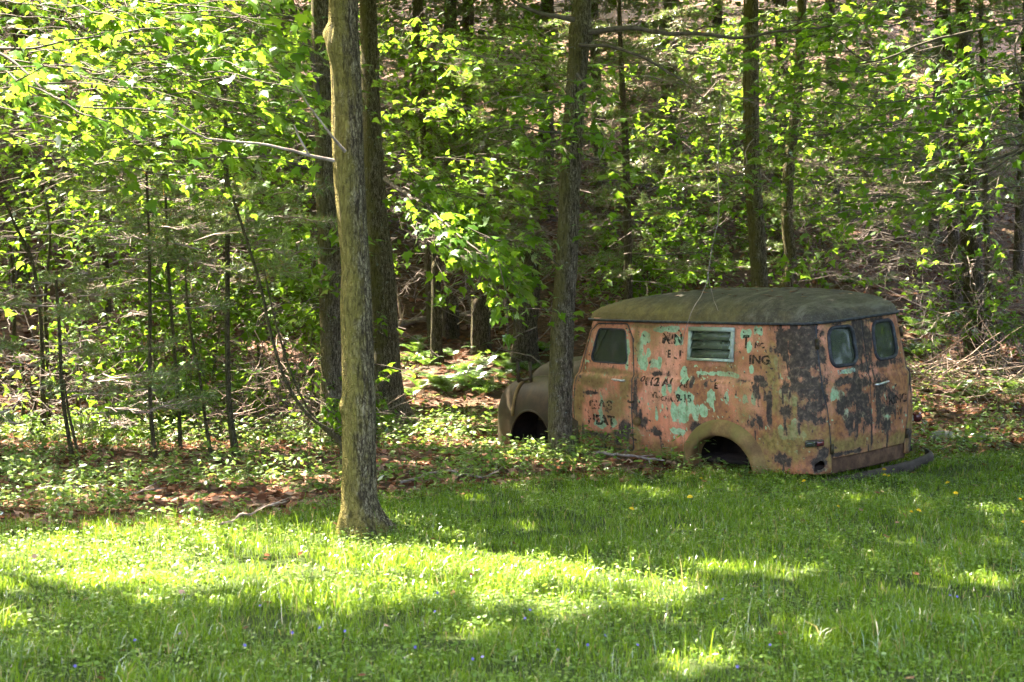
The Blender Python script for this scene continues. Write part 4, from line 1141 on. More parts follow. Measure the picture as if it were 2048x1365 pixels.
def px_tree(name, label, cat, pts, d, bark='bark_maple', leaf='maple', top=9.0, group=None, seg=14, knobs_px=(), rough=.10, step=.12, fine=False, flare=1.5, base_py=None):
    """pts: (photo x, photo y, width in photo pixels) from the top of the frame down to the foot"""
    P = [at(x, y, d) for x, y, w in pts]; R = [w / 2 * d / FPX for x, y, w in pts]
    foot = P[-1].copy(); foot[2] = ground_z(foot[0], foot[1]) - .06
    dirn = P[-1] - P[-2]; 
    if P[-1][2] > foot[2] + .15:
        P.append(foot); R.append(R[-1] * flare)
    else:
        P[-1][2] = foot[2]
    up = unit(P[0] - P[1])
    k = 0; zt = P[0][2]
    head = []
    if top > zt + .5:
        for q in (.33, .66, 1.0):
            e = P[0] + (up * .8 + np.array([0, 0, .5])) / (up[2] * .8 + .5) * (top - zt) * q; head.append((e, R[0] * (1 - .65 * q)))
        P = [h[0] for h in reversed(head)] + P; R = [h[1] for h in reversed(head)] + R
    P, R = P[::-1], R[::-1]
    t = Tree(name, label, cat, (P[0][0], P[0][1], ground_z(P[0][0], P[0][1])), group, leaf, bark)
    kn = [(at(x, y, d - r_), rr, hh) for (x, y, r_, rr, hh) in knobs_px]
    t.trunk(P, R, seg, rough, kn, step, fine); t.d = d
    return t

# ------------------------------------------------------------------ places chosen for sun: crowns are shaped with gaps to light them
LIT = []
def lit(px, py, r, d=None):
    LIT.append((ground_at(px, py) if d is None else at(px, py, d), r))
for (px, py, r) in ((-60, 1130, .9), (60, 1120, .8), (150, 1110, .75), (250, 1095, .7), (330, 1105, .7), (420, 1095, .65), (500, 1100, .6), (580, 1105, .6), (650, 1110, .5), (330, 1140, .45), (520, 1150, .35), (80, 1165, .4),
    (800, 1110, .35), (870, 1120, .40), (950, 1135, .45), (1040, 1140, .40), (1120, 1150, .30), (820, 1150, .25), (760, 1180, .2), (1200, 1160, .22), (1290, 1170, .2), (1230, 998, .10), (1330, 990, .12), (1380, 1000, .06), (1100, 1062, .14), (1080, 985, .15),
    (1490, 1150, .16), (1420, 1140, .14), (1640, 1150, .12), (1770, 1185, .12), (1850, 1190, .14), (1990, 1172, .2), (1500, 1335, .16), (1740, 1300, .14), (1360, 1330, .10),
    (150, 1300, .12), (640, 1190, .2), (700, 1230, .14), (60, 1260, .12), (560, 1215, .12), (1000, 1200, .15), (1150, 1230, .12), (950, 1280, .10), (1960, 1250, .12), (1600, 1240, .1), (360, 1200, .12),
    (30, 870, .7), (130, 880, .6), (230, 860, .7), (330, 850, .5), (560, 850, .4), (620, 900, .3), (420, 900, .25), (250, 950, .3), (100, 960, .25), (540, 960, .2), (900, 880, .35), (960, 890, .3), (860, 860, .3), (830, 790, .3), (900, 750, .5), (840, 930, .2), (1000, 720, .35),
    (1900, 770, .45), (1980, 775, .5), (2040, 790, .45), (1930, 820, .2), (1750, 620, .5), (1830, 590, .4), (1990, 560, .4), (1700, 470, .5), (2030, 470, .5), (1840, 440, .4), (960, 560, .25), (1000, 530, .3), (700, 750, .2), (560, 690, .5), (620, 720, .4), (880, 500, .2), (1880, 660, .3)):
    lit(px, py, r)
for px, py, r in ((60, 960, .3), (150, 1000, .25), (300, 945, .3), (430, 965, .25), (560, 985, .22), (640, 960, .22), (220, 985, .2), (20, 1015, .25), (360, 1000, .15)): lit(px, py, r)
for px in range(-40, 1160, 70):
    lit(px, 1098 + max(0, px - 500) * .06, .36 - .16 * (px > 700)); lit(px + 35, 1138 + max(0, px - 500) * .03, .20 - .06 * (px > 700))
for px in range(800, 1010, 66):
    for py in (715, 760, 805, 850, 895): lit(px, py, .26)
for px in range(-40, 1300, 130):
    lit(px, 1178, .10); lit(px + 60, 1215, .06)
for px in range(-20, 660, 62):
    lit(px, 858, .5); lit(px + 30, 890, .42)
NGROUND = len(LIT)
for (px, py, d, r) in ((60, 120, 14, 1.0), (200, 200, 13.4, .8), (330, 230, 13, .7), (120, 260, 14, .7), (330, 90, 14.5, .8), (420, 200, 14, .5), (60, 20, 14.5, .8), (220, 380, 22, .7), (350, 420, 21.5, .5), (80, 450, 23, .8), (880, 210, 23.5, .8), (820, 150, 23, .6), (930, 260, 24, .5), (860, 450, 19, .35), (940, 500, 18.2, .3), (800, 420, 20.5, .3),
    (1420, 150, 25, .5), (1560, 180, 25, .35), (1700, 60, 19, .3), (1850, 60, 19, .35), (1980, 200, 18.8, .2), (60, 760, 20.6, .6), (205, 790, 20.9, .5), (385, 800, 21.2, .5), (300, 650, 22.5, .5), (520, 640, 22, .5), (1650, 360, 27, .8), (1760, 380, 28, .8), (1350, 500, 27, .5), (1500, 220, 25, .4), (1280, 260, 27, .7), (1080, 220, 26, .4), (1900, 240, 18, .35), (1630, 450, 25, .4), (1950, 30, 19, .25), (1300, 90, 27, .6),
    (1500, 577, 18.6, -.05), (1545, 586, 18.4, -.06), (1455, 580, 19.0, -.06), (1585, 580, 18.6, -.07), (1520, 590, 18.4, -.07), (1475, 586, 18.6, -.07), (1290, 597, 20, -.02), (668, 150, 13.1, .3), (666, 300, 13.1, .2)):
    lit(px, py, r, d)
LC = np.array([l[0] for l in LIT]); LR = np.array([l[1] for l in LIT])
def clear_of_light(P, pad=0.0, n=None):
    """True where a leaf at P would not stand in the sun of a lit place"""
    C_, R_ = LC[:n], LR[:n]
    v = P[:, None, :] - C_[None]; t = v @ SUN
    dist = np.sqrt(np.maximum((v ** 2).sum(-1) - t ** 2, 0))
    return ~(((dist < R_[None] + pad) & (t > .3)).any(1))

# ------------------------------------------------------------------ the trees
lawn_maple = px_tree('maple_tree', 'thick mossy maple with burl rings standing on the lawn in front', 'tree',
    [(x_, y_, w_ * .93) for x_, y_, w_ in [(686, 0, 62), (688, 90, 64), (692, 160, 66), (697, 330, 68), (704, 440, 64), (711, 530, 62), (712, 610, 66), (715, 700, 68), (718, 800, 73), (718, 930, 72), (718, 1000, 76), (722, 1045, 92), (726, 1072, 130)]],
    13.2, 'bark_lawn', top=10.5, seg=72, rough=.07, step=.035, fine=True,
    knobs_px=[(652, 68, .02, .055, .05), (664, 90, .08, .08, .03), (688, 612, .15, .10, .022), (735, 612, .12, .09, .022), (712, 540, .16, .05, .025), (680, 815, .05, .05, .03), (752, 690, .05, .04, .015), (765, 1062, .02, .10, .05), (683, 1062, .05, .08, .03), (700, 935, .15, .05, .012), (728, 190, .1, .06, .012)])
van_maple = px_tree('maple_tree', 'lichen-spotted maple trunk standing against the front of the van', 'tree',
    [(1164, 0, 36), (1155, 130, 40), (1143, 300, 40), (1135, 480, 43), (1126, 640, 46), (1121, 780, 48), (1121, 900, 50), (1122, 925, 58)], 18.55, 'bark_maple', top=11, seg=32, rough=.10, step=.06, fine=True,
    knobs_px=[(1165, 66, .05, .12, .05), (1128, 560, .1, .06, .02)])
twin_a = px_tree('maple_tree', 'slim brown trunk just left of and behind the big lawn tree', 'tree',
    [(640, 0, 36), (646, 160, 40), (652, 330, 44), (659, 520, 44), (664, 700, 46), (667, 862, 52)], 20.2, 'bark_maple', top=11, seg=24, rough=.12, step=.08)
twin_b = px_tree('maple_tree', 'broad grey trunk with flared foot behind the big lawn tree', 'tree',
    [(736, 0, 34), (742, 200, 37), (750, 400, 44), (763, 560, 56), (768, 700, 62), (774, 800, 74), (778, 838, 100)], 22.8, 'bark_maple', top=12, seg=28, rough=.10, step=.08, fine=True)
roof_tree = px_tree('maple_tree', 'straight leaf-wrapped trunk rising directly behind the van roof', 'tree',
    [(1502, 0, 30), (1502, 160, 32), (1504, 330, 33), (1512, 450, 33), (1519, 570, 34), (1524, 700, 36)], 23.5, 'bark_maple', top=12, seg=20)
curved_tree = px_tree('maple_tree', 'thin curving forked trunk behind the rear of the van roof', 'tree',
    [(1604, 0, 18), (1600, 110, 20), (1588, 250, 22), (1578, 330, 24), (1576, 470, 24), (1582, 530, 24), (1568, 590, 26), (1560, 700, 28)], 24.5, 'bark_maple', top=11, seg=16)
snag_pine = px_tree('pine_tree', 'thin pale pine pole with bare side twigs above the van cab', 'tree',
    [(1238, 0, 9), (1244, 160, 11), (1252, 310, 15), (1255, 450, 16), (1257, 600, 17), (1258, 700, 18)], 25.5, 'bark_pine', 'maple', top=10, seg=12)
right_pine = px_tree('pine_tree', 'dark pine trunk with dead lower limbs right of the van', 'tree',
    [(1925, 0, 26), (1932, 250, 32), (1940, 450, 38), (1948, 600, 42), (1952, 740, 50)], 26.5, 'bark_pine', top=12, seg=18)
right_thin = px_tree('pine_tree', 'thin pine pole beside the dark trunk at the right edge', 'tree',
    [(1962, 0, 9), (1968, 300, 12), (1976, 520, 14), (1984, 720, 16)], 26.2, 'bark_pine', top=10, seg=10)
behind_pine = px_tree('pine_tree', 'shadowed pine trunk half hidden behind the dark one at the right', 'tree',
    [(1893, 0, 16), (1900, 300, 22), (1908, 500, 26), (1916, 690, 30)], 29.0, 'bark_pine', top=13, seg=12)
dark_pine = px_tree('pine_tree', 'black pine trunk in deep shade up the middle of the slope', 'tree',
    [(900, 0, 26), (904, 250, 32), (908, 420, 36), (912, 560, 40)], 31.0, 'bark_pine', top=14, seg=12)

# young trees on the left
saplings = []
for label, pts, d in (
    ('thin twin-stemmed pine sapling, the outer stem, near the left edge', [(112, 560, 8), (120, 680, 10), (124, 780, 11), (135, 860, 12), (148, 925, 15)], 18.6),
    ('slanting short stem beside the twin-stemmed sapling at far left', [(128, 760, 6), (138, 830, 8), (150, 880, 9), (160, 930, 11)], 18.5),
    ('straight slender sapling leaning slightly, in front of the brush pile', [(292, 330, 7), (298, 480, 9), (300, 640, 10), (300, 800, 11), (312, 925, 14)], 18.4),
    ('slender grey sapling between two others before the brush pile', [(330, 320, 6), (334, 480, 8), (342, 620, 9), (352, 740, 10), (360, 880, 12)], 19.4),
    ('thin dark crooked sapling touching the brush pile', [(368, 500, 5), (378, 640, 7), (400, 760, 8), (412, 850, 9), (424, 905, 11)], 18.9),
    ('stouter sapling with a dark foot in front of the brush pile', [(446, 90, 9), (452, 300, 13), (455, 500, 14), (455, 700, 15), (460, 830, 16), (474, 910, 26)], 18.7),
    ('pale branched sapling at the left edge, high on the bank', [(92, 400, 5), (100, 460, 7), (96, 530, 8), (90, 600, 10), (95, 720, 12)], 21.5),
    ('grey stem forking near the left edge of the wood', [(0, 380, 5), (30, 450, 8), (60, 510, 10), (75, 580, 11), (85, 720, 13)], 20.5)):
    t = px_tree('sapling', label, 'sapling', [(x_, y_, w_ * .72) for x_, y_, w_ in pts], d, 'bark_young', top=0, seg=10, group='young stems at the edge of the wood', rough=.08)
    saplings.append(t)
bent = px_tree('sapling', 'long bent sapling arching up from the big trunk to the left', 'sapling',
    [(440, 290, 4), (455, 360, 5), (490, 470, 6), (520, 570, 6), (545, 680, 7), (575, 770, 7), (620, 835, 8), (680, 880, 9)], 17.0, 'bark_young', top=0, seg=8, group='young stems at the edge of the wood')
bent2 = px_tree('sapling', 'second bent stem running just above the long arching sapling', 'sapling',
    [(528, 540, 3), (545, 620, 4), (570, 710, 5), (600, 790, 5), (640, 850, 6), (684, 895, 7)], 17.2, 'bark_young', top=0, seg=8, group='young stems at the edge of the wood')
for t in (bent, bent2):
    pass

# trees whose boughs reach in, then unseen ones added to shade the lawn
def off_tree(label, x, y, r, top, bark='bark_maple'):
    z = float(ground_z(x, y))
    t = Tree('maple_tree', label, 'tree', (x, y, z), None, 'maple', bark)
    t.trunk([(x, y, z - .05), (x + .05, y, z + 2), (x - .05, y + .1, z + 5), (x + .1, y, z + 8), (x, y, z + top)], [r * 1.4, r, r * .85, r * .6, r * .2], 16)
    return t
left_maple = off_tree('maple whose sunlit bough hangs across the upper left corner', -6.8, 14.2, .18, 9.5)
right_maple = off_tree('maple whose leafy boughs fill the upper right above the van', 6.6, 20.6, .18, 12)
far_left_maple = off_tree('unseen maple added beyond the left edge to shade the lawn', -9.5, 13.0, .22, 12)
near_left_maple = off_tree('unseen maple added beyond the left edge to shade the foreground grass', -6.5, 19.5, .2, 12)

# unseen trees added to carry the wood sideways and darken the window reflections
for label, x, y in (('unseen tree at the wood edge beyond the right side of the picture', 10.5, 17.5), ('tall unseen tree beyond the right side, level with the van tail', 12.0, 21.5), ('bushy unseen tree beyond the right side, nearer the lawn', 11.0, 13.0),
                    ('unseen tree at the wood edge beyond the left side of the picture', -9.0, 20.5), ('bushy unseen tree beyond the left side of the picture', -10.5, 16.5), ('tall unseen tree well beyond the left side', -12.5, 22.5)):
    t = off_tree(label, x, y, .16, 11)
    for _ in range(170):
        hh = rng.uniform(.4, 8); a = rng.uniform(0, 2 * math.pi); rr = rng.uniform(.2, 2.2)
        t.spray(t.base + np.array([rr * math.cos(a), rr * math.sin(a), hh]), [math.cos(a), math.sin(a), 0], 1.3, 24, .32, 'kite')

# far trunks up the slope
far_trees = []
r2 = np.random.default_rng(4)
FAR_PX = [(40, 30), (215, 27.5), (330, 33), (560, 29), (830, 34), (868, 27.2), (1010, 31), (1090, 35), (1205, 33.5), (1330, 31.5), (1430, 36), (1560, 31), (1665, 35), (1865, 32), (2035, 30), (130, 37), (440, 32), (690, 36), (940, 37)]
FAR_LAB = ['slim far forest trunk at the left edge of the picture', 'far trunk glimpsed behind the leaning straight sapling', 'far trunk high behind the two slender saplings', 'far trunk just left of the slim brown twin trunk', 'far trunk right of the broad grey trunk',
 'thin trunk beside the broken pole in the shaded middle', 'far trunk between the black pine and the trunk by the van', 'distant trunk just left of the trunk by the van', 'far trunk left of the thin pale pine pole', 'far trunk right of the thin pale pine pole',
 'distant trunk left of the leaf-wrapped trunk behind the van roof', 'far trunk between the leaf-wrapped trunk and the curving one', 'distant trunk right of the curving forked trunk',
 'far trunk left of the half-hidden shadowed pine', 'far trunk at the right edge of the picture', 'distant trunk high behind the twin-stemmed sapling', 'distant trunk behind the stouter sapling', 'distant trunk seen in the gap between the twin trunks', 'distant trunk high on the slope right of the black pine']
for i, (px, d) in enumerate(FAR_PX):
    p = at(px, 500, d); x, y = p[0], p[1]; z = float(ground_z(x, y)); r = r2.uniform(.05, .13)
    t = Tree('pine_tree', FAR_LAB[i], 'tree', (x, y, z), 'forest trees up the slope', 'maple', 'bark_pine')
    lean = r2.normal(0, .25, 2)
    t.trunk([(x, y, z - .1), (x + lean[0] * .4, y + lean[1] * .4, z + 4), (x + lean[0], y + lean[1], z + 10)], [r * 1.25, r, r * .4], 9, .1, step=.3)
    far_trees.append(t)

# ---- boughs and leaves in the picture
def region(t, x0, x1, y0, y1, d0, d1, n, size, nleaf=26, length=(.6, 1.2), kind='maple_s', toward=None, droop=.14):
    for _ in range(n):
        px, py, d = rng.uniform(x0, x1), rng.uniform(y0, y1), rng.uniform(d0, d1)
        p = at(px, py, d)
        if p[2] < ground_z(p[0], p[1]) + .15: continue
        h, _r = t.at_h(p[2])
        out = p - h; out[2] = 0
        dr = unit(out + rng.normal(0, .7, 3) * np.array([1, 1, .0])) + np.array([0, 0, rng.normal(0, .12)])
        if toward is not None: dr = np.asarray(toward, float) + rng.normal(0, .35, 3) * np.array([1, 1, .4])
        t.spray(p, dr, rng.uniform(*length), nleaf, size, kind, droop=droop)
def pregion(t, x0, x1, y0, y1, d0, d1, n, length=(.5, 1.1), tufts=24, nl=.09, nn=13):
    for _ in range(n):
        px, py, d = rng.uniform(x0, x1), rng.uniform(y0, y1), rng.uniform(d0, d1)
        p = at(px, py, d)
        if p[2] < ground_z(p[0], p[1]) + .1: continue
        h, _r = t.at_h(p[2]); out = p - h; out[2] = 0
        t.pine_bough(p, unit(out + rng.normal(0, .5, 3) * np.array([1, 1, 0])) + np.array([0, 0, rng.normal(0, .1)]), rng.uniform(*length), tufts, nl, nn)
def dregion(t, x0, x1, y0, y1, d0, d1, n, length=(.5, 1.4), r=.006, subs=6):
    for _ in range(n):
        px, py, d = rng.uniform(x0, x1), rng.uniform(y0, y1), rng.uniform(d0, d1)
        p = at(px, py, d)
        if p[2] < ground_z(p[0], p[1]) + .05: continue
        h, _r = t.at_h(p[2]); out = p - h; out[2] = 0
        t.dead_bough(p, unit(out + rng.normal(0, .6, 3) * np.array([1, 1, 0])) + np.array([0, 0, rng.normal(0, .15)]), rng.uniform(*length), subs, r)

# left maple: its bough with leaves one can pick out
near_leaf = new_mesh('leaf', *TPL['maple'])
near_leaf.materials.append(M['maple_near'])
def leaf_objects(t, P, n, size, spread):
    """separate leaves along a bough"""
    for _ in range(n):
        i = rng.integers(2, len(P)); p = P[i] + rng.normal(0, 1, 3) * np.array([spread, spread, spread * .55])
        o = bpy.data.objects.new('leaf', near_leaf); COL.objects.link(o); o.parent = t.root
        D = unit(np.array([.5, -.2, -.35]) + rng.normal(0, .5, 3)); N = np.array([0, 0, 1.0]) + rng.normal(0, .5, 3)
        X = unit(np.cross(D, N)); Z = np.cross(X, D); k = size * rng.uniform(.7, 1.25)
        q = p - t.base
        o.matrix_local = mathutils.Matrix([[X[0] * k, D[0] * k, Z[0] * k, q[0]], [X[1] * k, D[1] * k, Z[1] * k, q[1]], [X[2] * k, D[2] * k, Z[2] * k, q[2]], [0, 0, 0, 1]])
h0, _ = left_maple.at_h(4.3)
B1 = left_maple.limb([h0, at(-120, 70, 14.2), at(0, 105, 13.6), at(110, 185, 13.2), at(165, 208, 13.0), at(270, 216, 12.9), at(350, 232, 12.8)], .028, .005)
B2 = left_maple.limb([h0 + np.array([0, 0, .2]), at(-60, 95, 14.6), at(60, 92, 14.2), at(200, 72, 14.0), at(330, 60, 13.8)], .026, .005)
B3 = left_maple.limb([h0 - np.array([0, 0, .5]), at(-80, 190, 14.2), at(30, 215, 13.8), at(150, 250, 13.6)], .02, .004)
B4 = left_maple.limb([B1[len(B1) // 2], at(150, 215, 13.0), at(185, 232, 12.9), at(240, 262, 12.8), at(310, 285, 12.8)], .012, .004)
for B, n, sp in ((B1, 120, .20), (B4, 45, .14), (B3, 60, .18), (B2, 60, .22)): leaf_objects(left_maple, B, n, .115, sp)
region(left_maple, -60, 480, -40, 330, 13.5, 17.5, 85, .115, 24, (.6, 1.1), 'maple', toward=(1, -.2, 0))
region(left_maple, -60, 420, -60, 200, 12.6, 15.5, 40, .115, 22, (.6, 1.1), 'maple', toward=(1, -.2, 0))
region(twin_a, 250, 700, -40, 420, 20.7, 25, 170, .105, 26, (.7, 1.3))
region(twin_a, 0, 480, 60, 480, 20.5, 25.5, 170, .105, 26, (.7, 1.3))
twin_a.limb([twin_a.at_h(3.4)[0], at(600, 50, 19.8), at(560, 30, 19.4), at(470, 30, 19.0)], .035, .008)
lawn_maple.limb([at(667, 322, 13.05), at(615, 310, 12.9), at(540, 292, 12.75), at(440, 280, 12.6), at(380, 262, 12.5), at(330, 228, 12.4)], .014, .004, dead=True)
lawn_maple.limb([at(690, 303, 13.0), at(655, 262, 12.8), at(615, 205, 12.7), at(590, 170, 12.6)], .013, .004, dead=True)
lawn_maple.limb([at(618, 311, 12.9), at(600, 278, 12.85), at(588, 250, 12.8)], .010, .005, dead=True, n=8)
twin_a.limb([at(640, 345, 20), at(560, 320, 19.8), at(480, 310, 19.6), at(416, 312, 19.4)], .022, .007)
region(twin_b, 760, 1000, 20, 400, 22.9, 26.5, 120, .105, 26, (.7, 1.2))
P = twin_b.limb([at(770, 360, 22.5), at(830, 400, 20.5), at(900, 450, 18.6), at(1000, 540, 17.6)], .03, .006)
# the bough of lit maple leaves that droops right of the big tree
for _ in range(46):
    i = rng.integers(len(P) // 3, len(P)); twin_b.spray(P[i] + rng.normal(0, .14, 3), np.array([.8, -.5, -.3]) + rng.normal(0, .35, 3), rng.uniform(.5, .9), 18, .125, 'maple', droop=.25)
leaf_objects(twin_b, P[len(P) // 2:], 60, .13, .20)
region(twin_b, 560, 700, 430, 640, 19, 21.5, 40, .11, 18, (.5, .8))
region(van_maple, 1030, 1200, 120, 300, 17.0, 19.2, 18, .11, 14, (.5, .9), 'maple')
region(van_maple, 1100, 1200, 240, 380, 17.4, 18.6, 7, .11, 14, (.4, .7), 'maple')
van_maple.limb([at(1168, 66, 18.5), at(1230, 58, 18.3), at(1340, 66, 18.0), at(1480, 72, 17.6), at(1600, 60, 17.2), at(1660, 50, 17.0)], .034, .008)
van_maple.limb([at(1440, 200, 17.2), at(1436, 380, 17.0), at(1422, 520, 16.9), at(1412, 570, 16.9), at(1385, 625, 16.9), at(1362, 690, 17.0)], .006, .003, dead=True, seg=4)
van_maple.limb([at(1414, 545, 16.9), at(1425, 590, 16.9), at(1436, 622, 16.9)], .004, .002, dead=True, seg=4, n=8)
van_maple.limb([at(1160, 90, 18.4), at(1240, 98, 18.0), at(1330, 140, 17.6), at(1420, 205, 17.2)], .022, .006)
van_maple.limb([at(1155, 150, 18.4), at(1195, 190, 18.0), at(1240, 205, 17.8)], .02, .006)
van_maple.limb([at(1140, 268, 18.4), at(1080, 262, 18.0), at(1030, 250, 17.8), at(960, 262, 17.6)], .016, .005)
van_maple.limb([at(1150, 40, 18.4), at(1060, 20, 18.4), at(980, -30, 18.3)], .03, .012)
region(van_maple, 1250, 1480, 40, 520, 16.8, 18.6, 14, .10, 12, (.5, .9), 'maple')
region(roof_tree, 1420, 1640, 30, 330, 23.9, 27, 60, .10, 22, (.6, 1.1))
region(roof_tree, 1470, 1570, 150, 440, 22.6, 23.4, 14, .095, 14, (.3, .5))
region(roof_tree, 1280, 1460, 120, 420, 25.8, 29, 36, .10, 22, (.6, 1.1))
region(curved_tree, 1560, 1760, 40, 420, 24.8, 27.5, 56, .10, 22, (.6, 1.1))
region(curved_tree, 1540, 1700, 400, 560, 22.5, 24.3, 8, .10, 16, (.4, .8))
region(right_maple, 1640, 2100, 0, 300, 17, 20.5, 80, .105, 20, (.6, 1.2), 'maple', toward=(-1, -.2, 0))
region(right_maple, 1680, 2080, 240, 430, 17.5, 20.5, 30, .105, 16, (.6, 1.1), 'maple', toward=(-1, -.2, 0))
region(right_maple, 1700, 2080, 380, 620, 18, 21, 9, .10, 12, (.5, .9), 'maple', toward=(-1, -.2, 0))
hr, _ = right_maple.at_h(4.2)
for pts in ([hr, at(2080, 40, 19.5), at(1960, 60, 19.0), at(1840, 90, 18.6), at(1720, 120, 18.2), at(1640, 30, 18.0)],
            [hr - np.array([0, 0, .9]), at(2060, 290, 19.5), at(1950, 330, 19), at(1860, 340, 18.7), at(1800, 300, 18.5), at(1740, 270, 18.2)],
            [hr - np.array([0, 0, .7]), at(2048, 300, 19.2), at(1980, 340, 19), at(1900, 355, 18.6)],
            [hr + np.array([0, 0, .1]), at(2046, 60, 18.9), at(2030, 110, 18.7), at(2048, 180, 18.6)]):
    right_maple.limb(pts, .03, .006)
leaf_objects(right_maple, right_maple.limb([hr - np.array([0, 0, .3]), at(2060, 160, 19.0), at(1960, 190, 18.0), at(1850, 200, 17.5), at(1760, 210, 17.2)], .03, .005), 90, .12, .22)
# pines
pregion(snag_pine, 1010, 1130, 120, 560, 24, 28, 60)
pregion(snag_pine, 1170, 1480, 20, 560, 24, 29, 120)
pregion(behind_pine, 1600, 1900, 300, 450, 26, 30, 70)
pregion(dark_pine, 780, 1010, 0, 360, 28, 33, 50, tufts=22)
pregion(snag_pine, 930, 1100, 330, 560, 25, 29, 30)
pregion(right_pine, 1640, 2060, -30, 400, 25.5, 29, 110)
pregion(dark_pine, 740, 1250, -60, 160, 28, 34, 50, (.7, 1.4), 24, .12, 11)
pregion(behind_pine, 1250, 1900, -60, 160, 29, 34, 60, (.7, 1.4), 24, .12, 11)
for t, b in zip((saplings[0], saplings[2], saplings[3], saplings[5]), ((30, 320, 500, 850), (200, 400, 320, 620), (280, 440, 300, 520), (380, 560, 380, 560))):
    pregion(t, b[0], b[1], b[2], b[3], t.d - .9, t.d + 1.5, 46 if t is saplings[0] else 26, (.4, .9), 20, .10, 13)
dregion(snag_pine, 1150, 1420, 30, 570, 24.5, 27, 90)
dregion(right_pine, 1780, 2048, 120, 660, 23.5, 28, 190, (.6, 1.8), .007)
dregion(right_pine, 1640, 1860, 330, 560, 24, 29, 70)
dregion(roof_tree, 1440, 1720, 30, 420, 20, 24, 60, (.6, 1.6), .007)
dregion(van_maple, 1000, 1300, 0, 330, 17.5, 20, 36, (.6, 1.6), .006)
dregion(dark_pine, 780, 1110, 330, 600, 26, 31, 110)
dregion(saplings[5], 280, 640, 470, 620, 18.5, 21, 34, (.5, 1.2), .005)
dregion(right_thin, 1860, 2060, 400, 740, 22, 25.5, 40, (.7, 1.8), .008)
# far forest
for i, t in enumerate(far_trees):
    z0 = t.base[2]
    px = FAR_PX[i][0]
    dark = 800 < px < 1120
    for _ in range((120 if px < 700 else 75) if not dark else 60):
        h = rng.uniform(.7, 8.5) if not dark else rng.uniform(2.4, 8.5); ang = rng.uniform(0, 2 * math.pi); rr = rng.uniform(.1, 3.4)
        p = t.base + np.array([rr * math.cos(ang), rr * math.sin(ang), h])
        if p[2] < ground_z(p[0], p[1]) + .3: continue
        if rng.random() < (.15 if px < 700 else .5): t.pine_bough(p, [math.cos(ang), math.sin(ang), .05], rng.uniform(.7, 1.4), 24, .12, 11)
        else: t.spray(p, [math.cos(ang), math.sin(ang), 0], rng.uniform(.9, 1.7), 34, .12, 'kite')
    for _ in range(9 if px < 700 else 20):
        h = rng.uniform(.4, 6.0); ang = rng.uniform(0, 2 * math.pi)
        t.dead_bough(t.base + np.array([0, 0, h]), [math.cos(ang), math.sin(ang), rng.normal(0, .15)], rng.uniform(.6, 1.9), 6, .008)

# leaves filling the slope higher up
fb = np.array([t.base[:2] for t in far_trees])
for _ in range(260):
    p = at(2160 * rng.random() ** 1.25 - 60, rng.uniform(-60, 260), rng.uniform(27.5, 37))
    if p[2] < ground_z(p[0], p[1]) + .4: continue
    t = far_trees[int(np.argmin(((fb - p[:2]) ** 2).sum(1)))]
    a = rng.uniform(0, 2 * math.pi); t.spray(p, [math.cos(a), math.sin(a), 0], rng.uniform(.9, 1.7), 36, .13, 'kite')

# shrubs of the understorey
SHRUBS = [(40, 700, 22, 1.5, 'leafy shrub at the far left edge of the wood'), (150, 520, 23, 1.4, 'bright shrub high on the left bank behind the pine sapling'), (420, 560, 23.5, 1.3, 'shrub behind the stout left sapling'),
 (560, 600, 22.5, 1.1, 'shrub above the brush pile'), (260, 690, 22.5, 1.2, 'low shrub behind the slender saplings'), (620, 430, 24.5, 1.4, 'tall shrub left of the twin trunks'), (1380, 500, 27, 1.5, 'sunny shrub above the middle of the van roof'),
 (1640, 430, 27.5, 1.4, 'yellow-green shrub between the curved trunk and the right pines'), (860, 230, 27, 1.8, 'lit shrub crown to the right of the twin trunks'), (1290, 540, 26.5, 1.1, 'shrub behind the van windscreen'), (1990, 640, 26, 1.0, 'sparse shrub by the right-hand brush'), (20, 480, 25, 1.6, 'shrub at the left edge halfway up the bank'),
 (60, 760, 20.6, .8, 'low bright bush at the left edge in the sun'), (205, 790, 20.9, .75, 'low bright bush left of the slender saplings'), (385, 800, 21.2, .7, 'low bright bush in front of the brush pile'), (510, 640, 22.0, .9, 'green bush over the left end of the brush pile'), (625, 800, 20.6, .65, 'small bush at the foot of the slim brown trunk'), (300, 620, 23, 1.1, 'green bush behind the slender saplings, up the bank')]
for (px, py, d, h, lab) in SHRUBS:
    p = at(px, py, d); z = float(ground_z(p[0], p[1]))
    t = Tree('shrub', lab, 'shrub', (p[0], p[1], z), 'understorey shrubs', 'maple', 'bark_young')
    zc = max(p[2], z + .6)
    t.trunk([(p[0], p[1], z - .05), (p[0] + .05, p[1], z + (zc - z) * .6), (p[0], p[1], zc)], [.03, .022, .01], 8)
    for _ in range(60):
        q = p + rng.normal(0, .42, 3) * np.array([h, h, h * .75]); q[2] = max(q[2], z + .2)
        o = q - p; t.spray(q, np.array([o[0], o[1], .1]) + rng.normal(0, .4, 3), rng.uniform(.35, .8), 24, .095, 'maple_s')

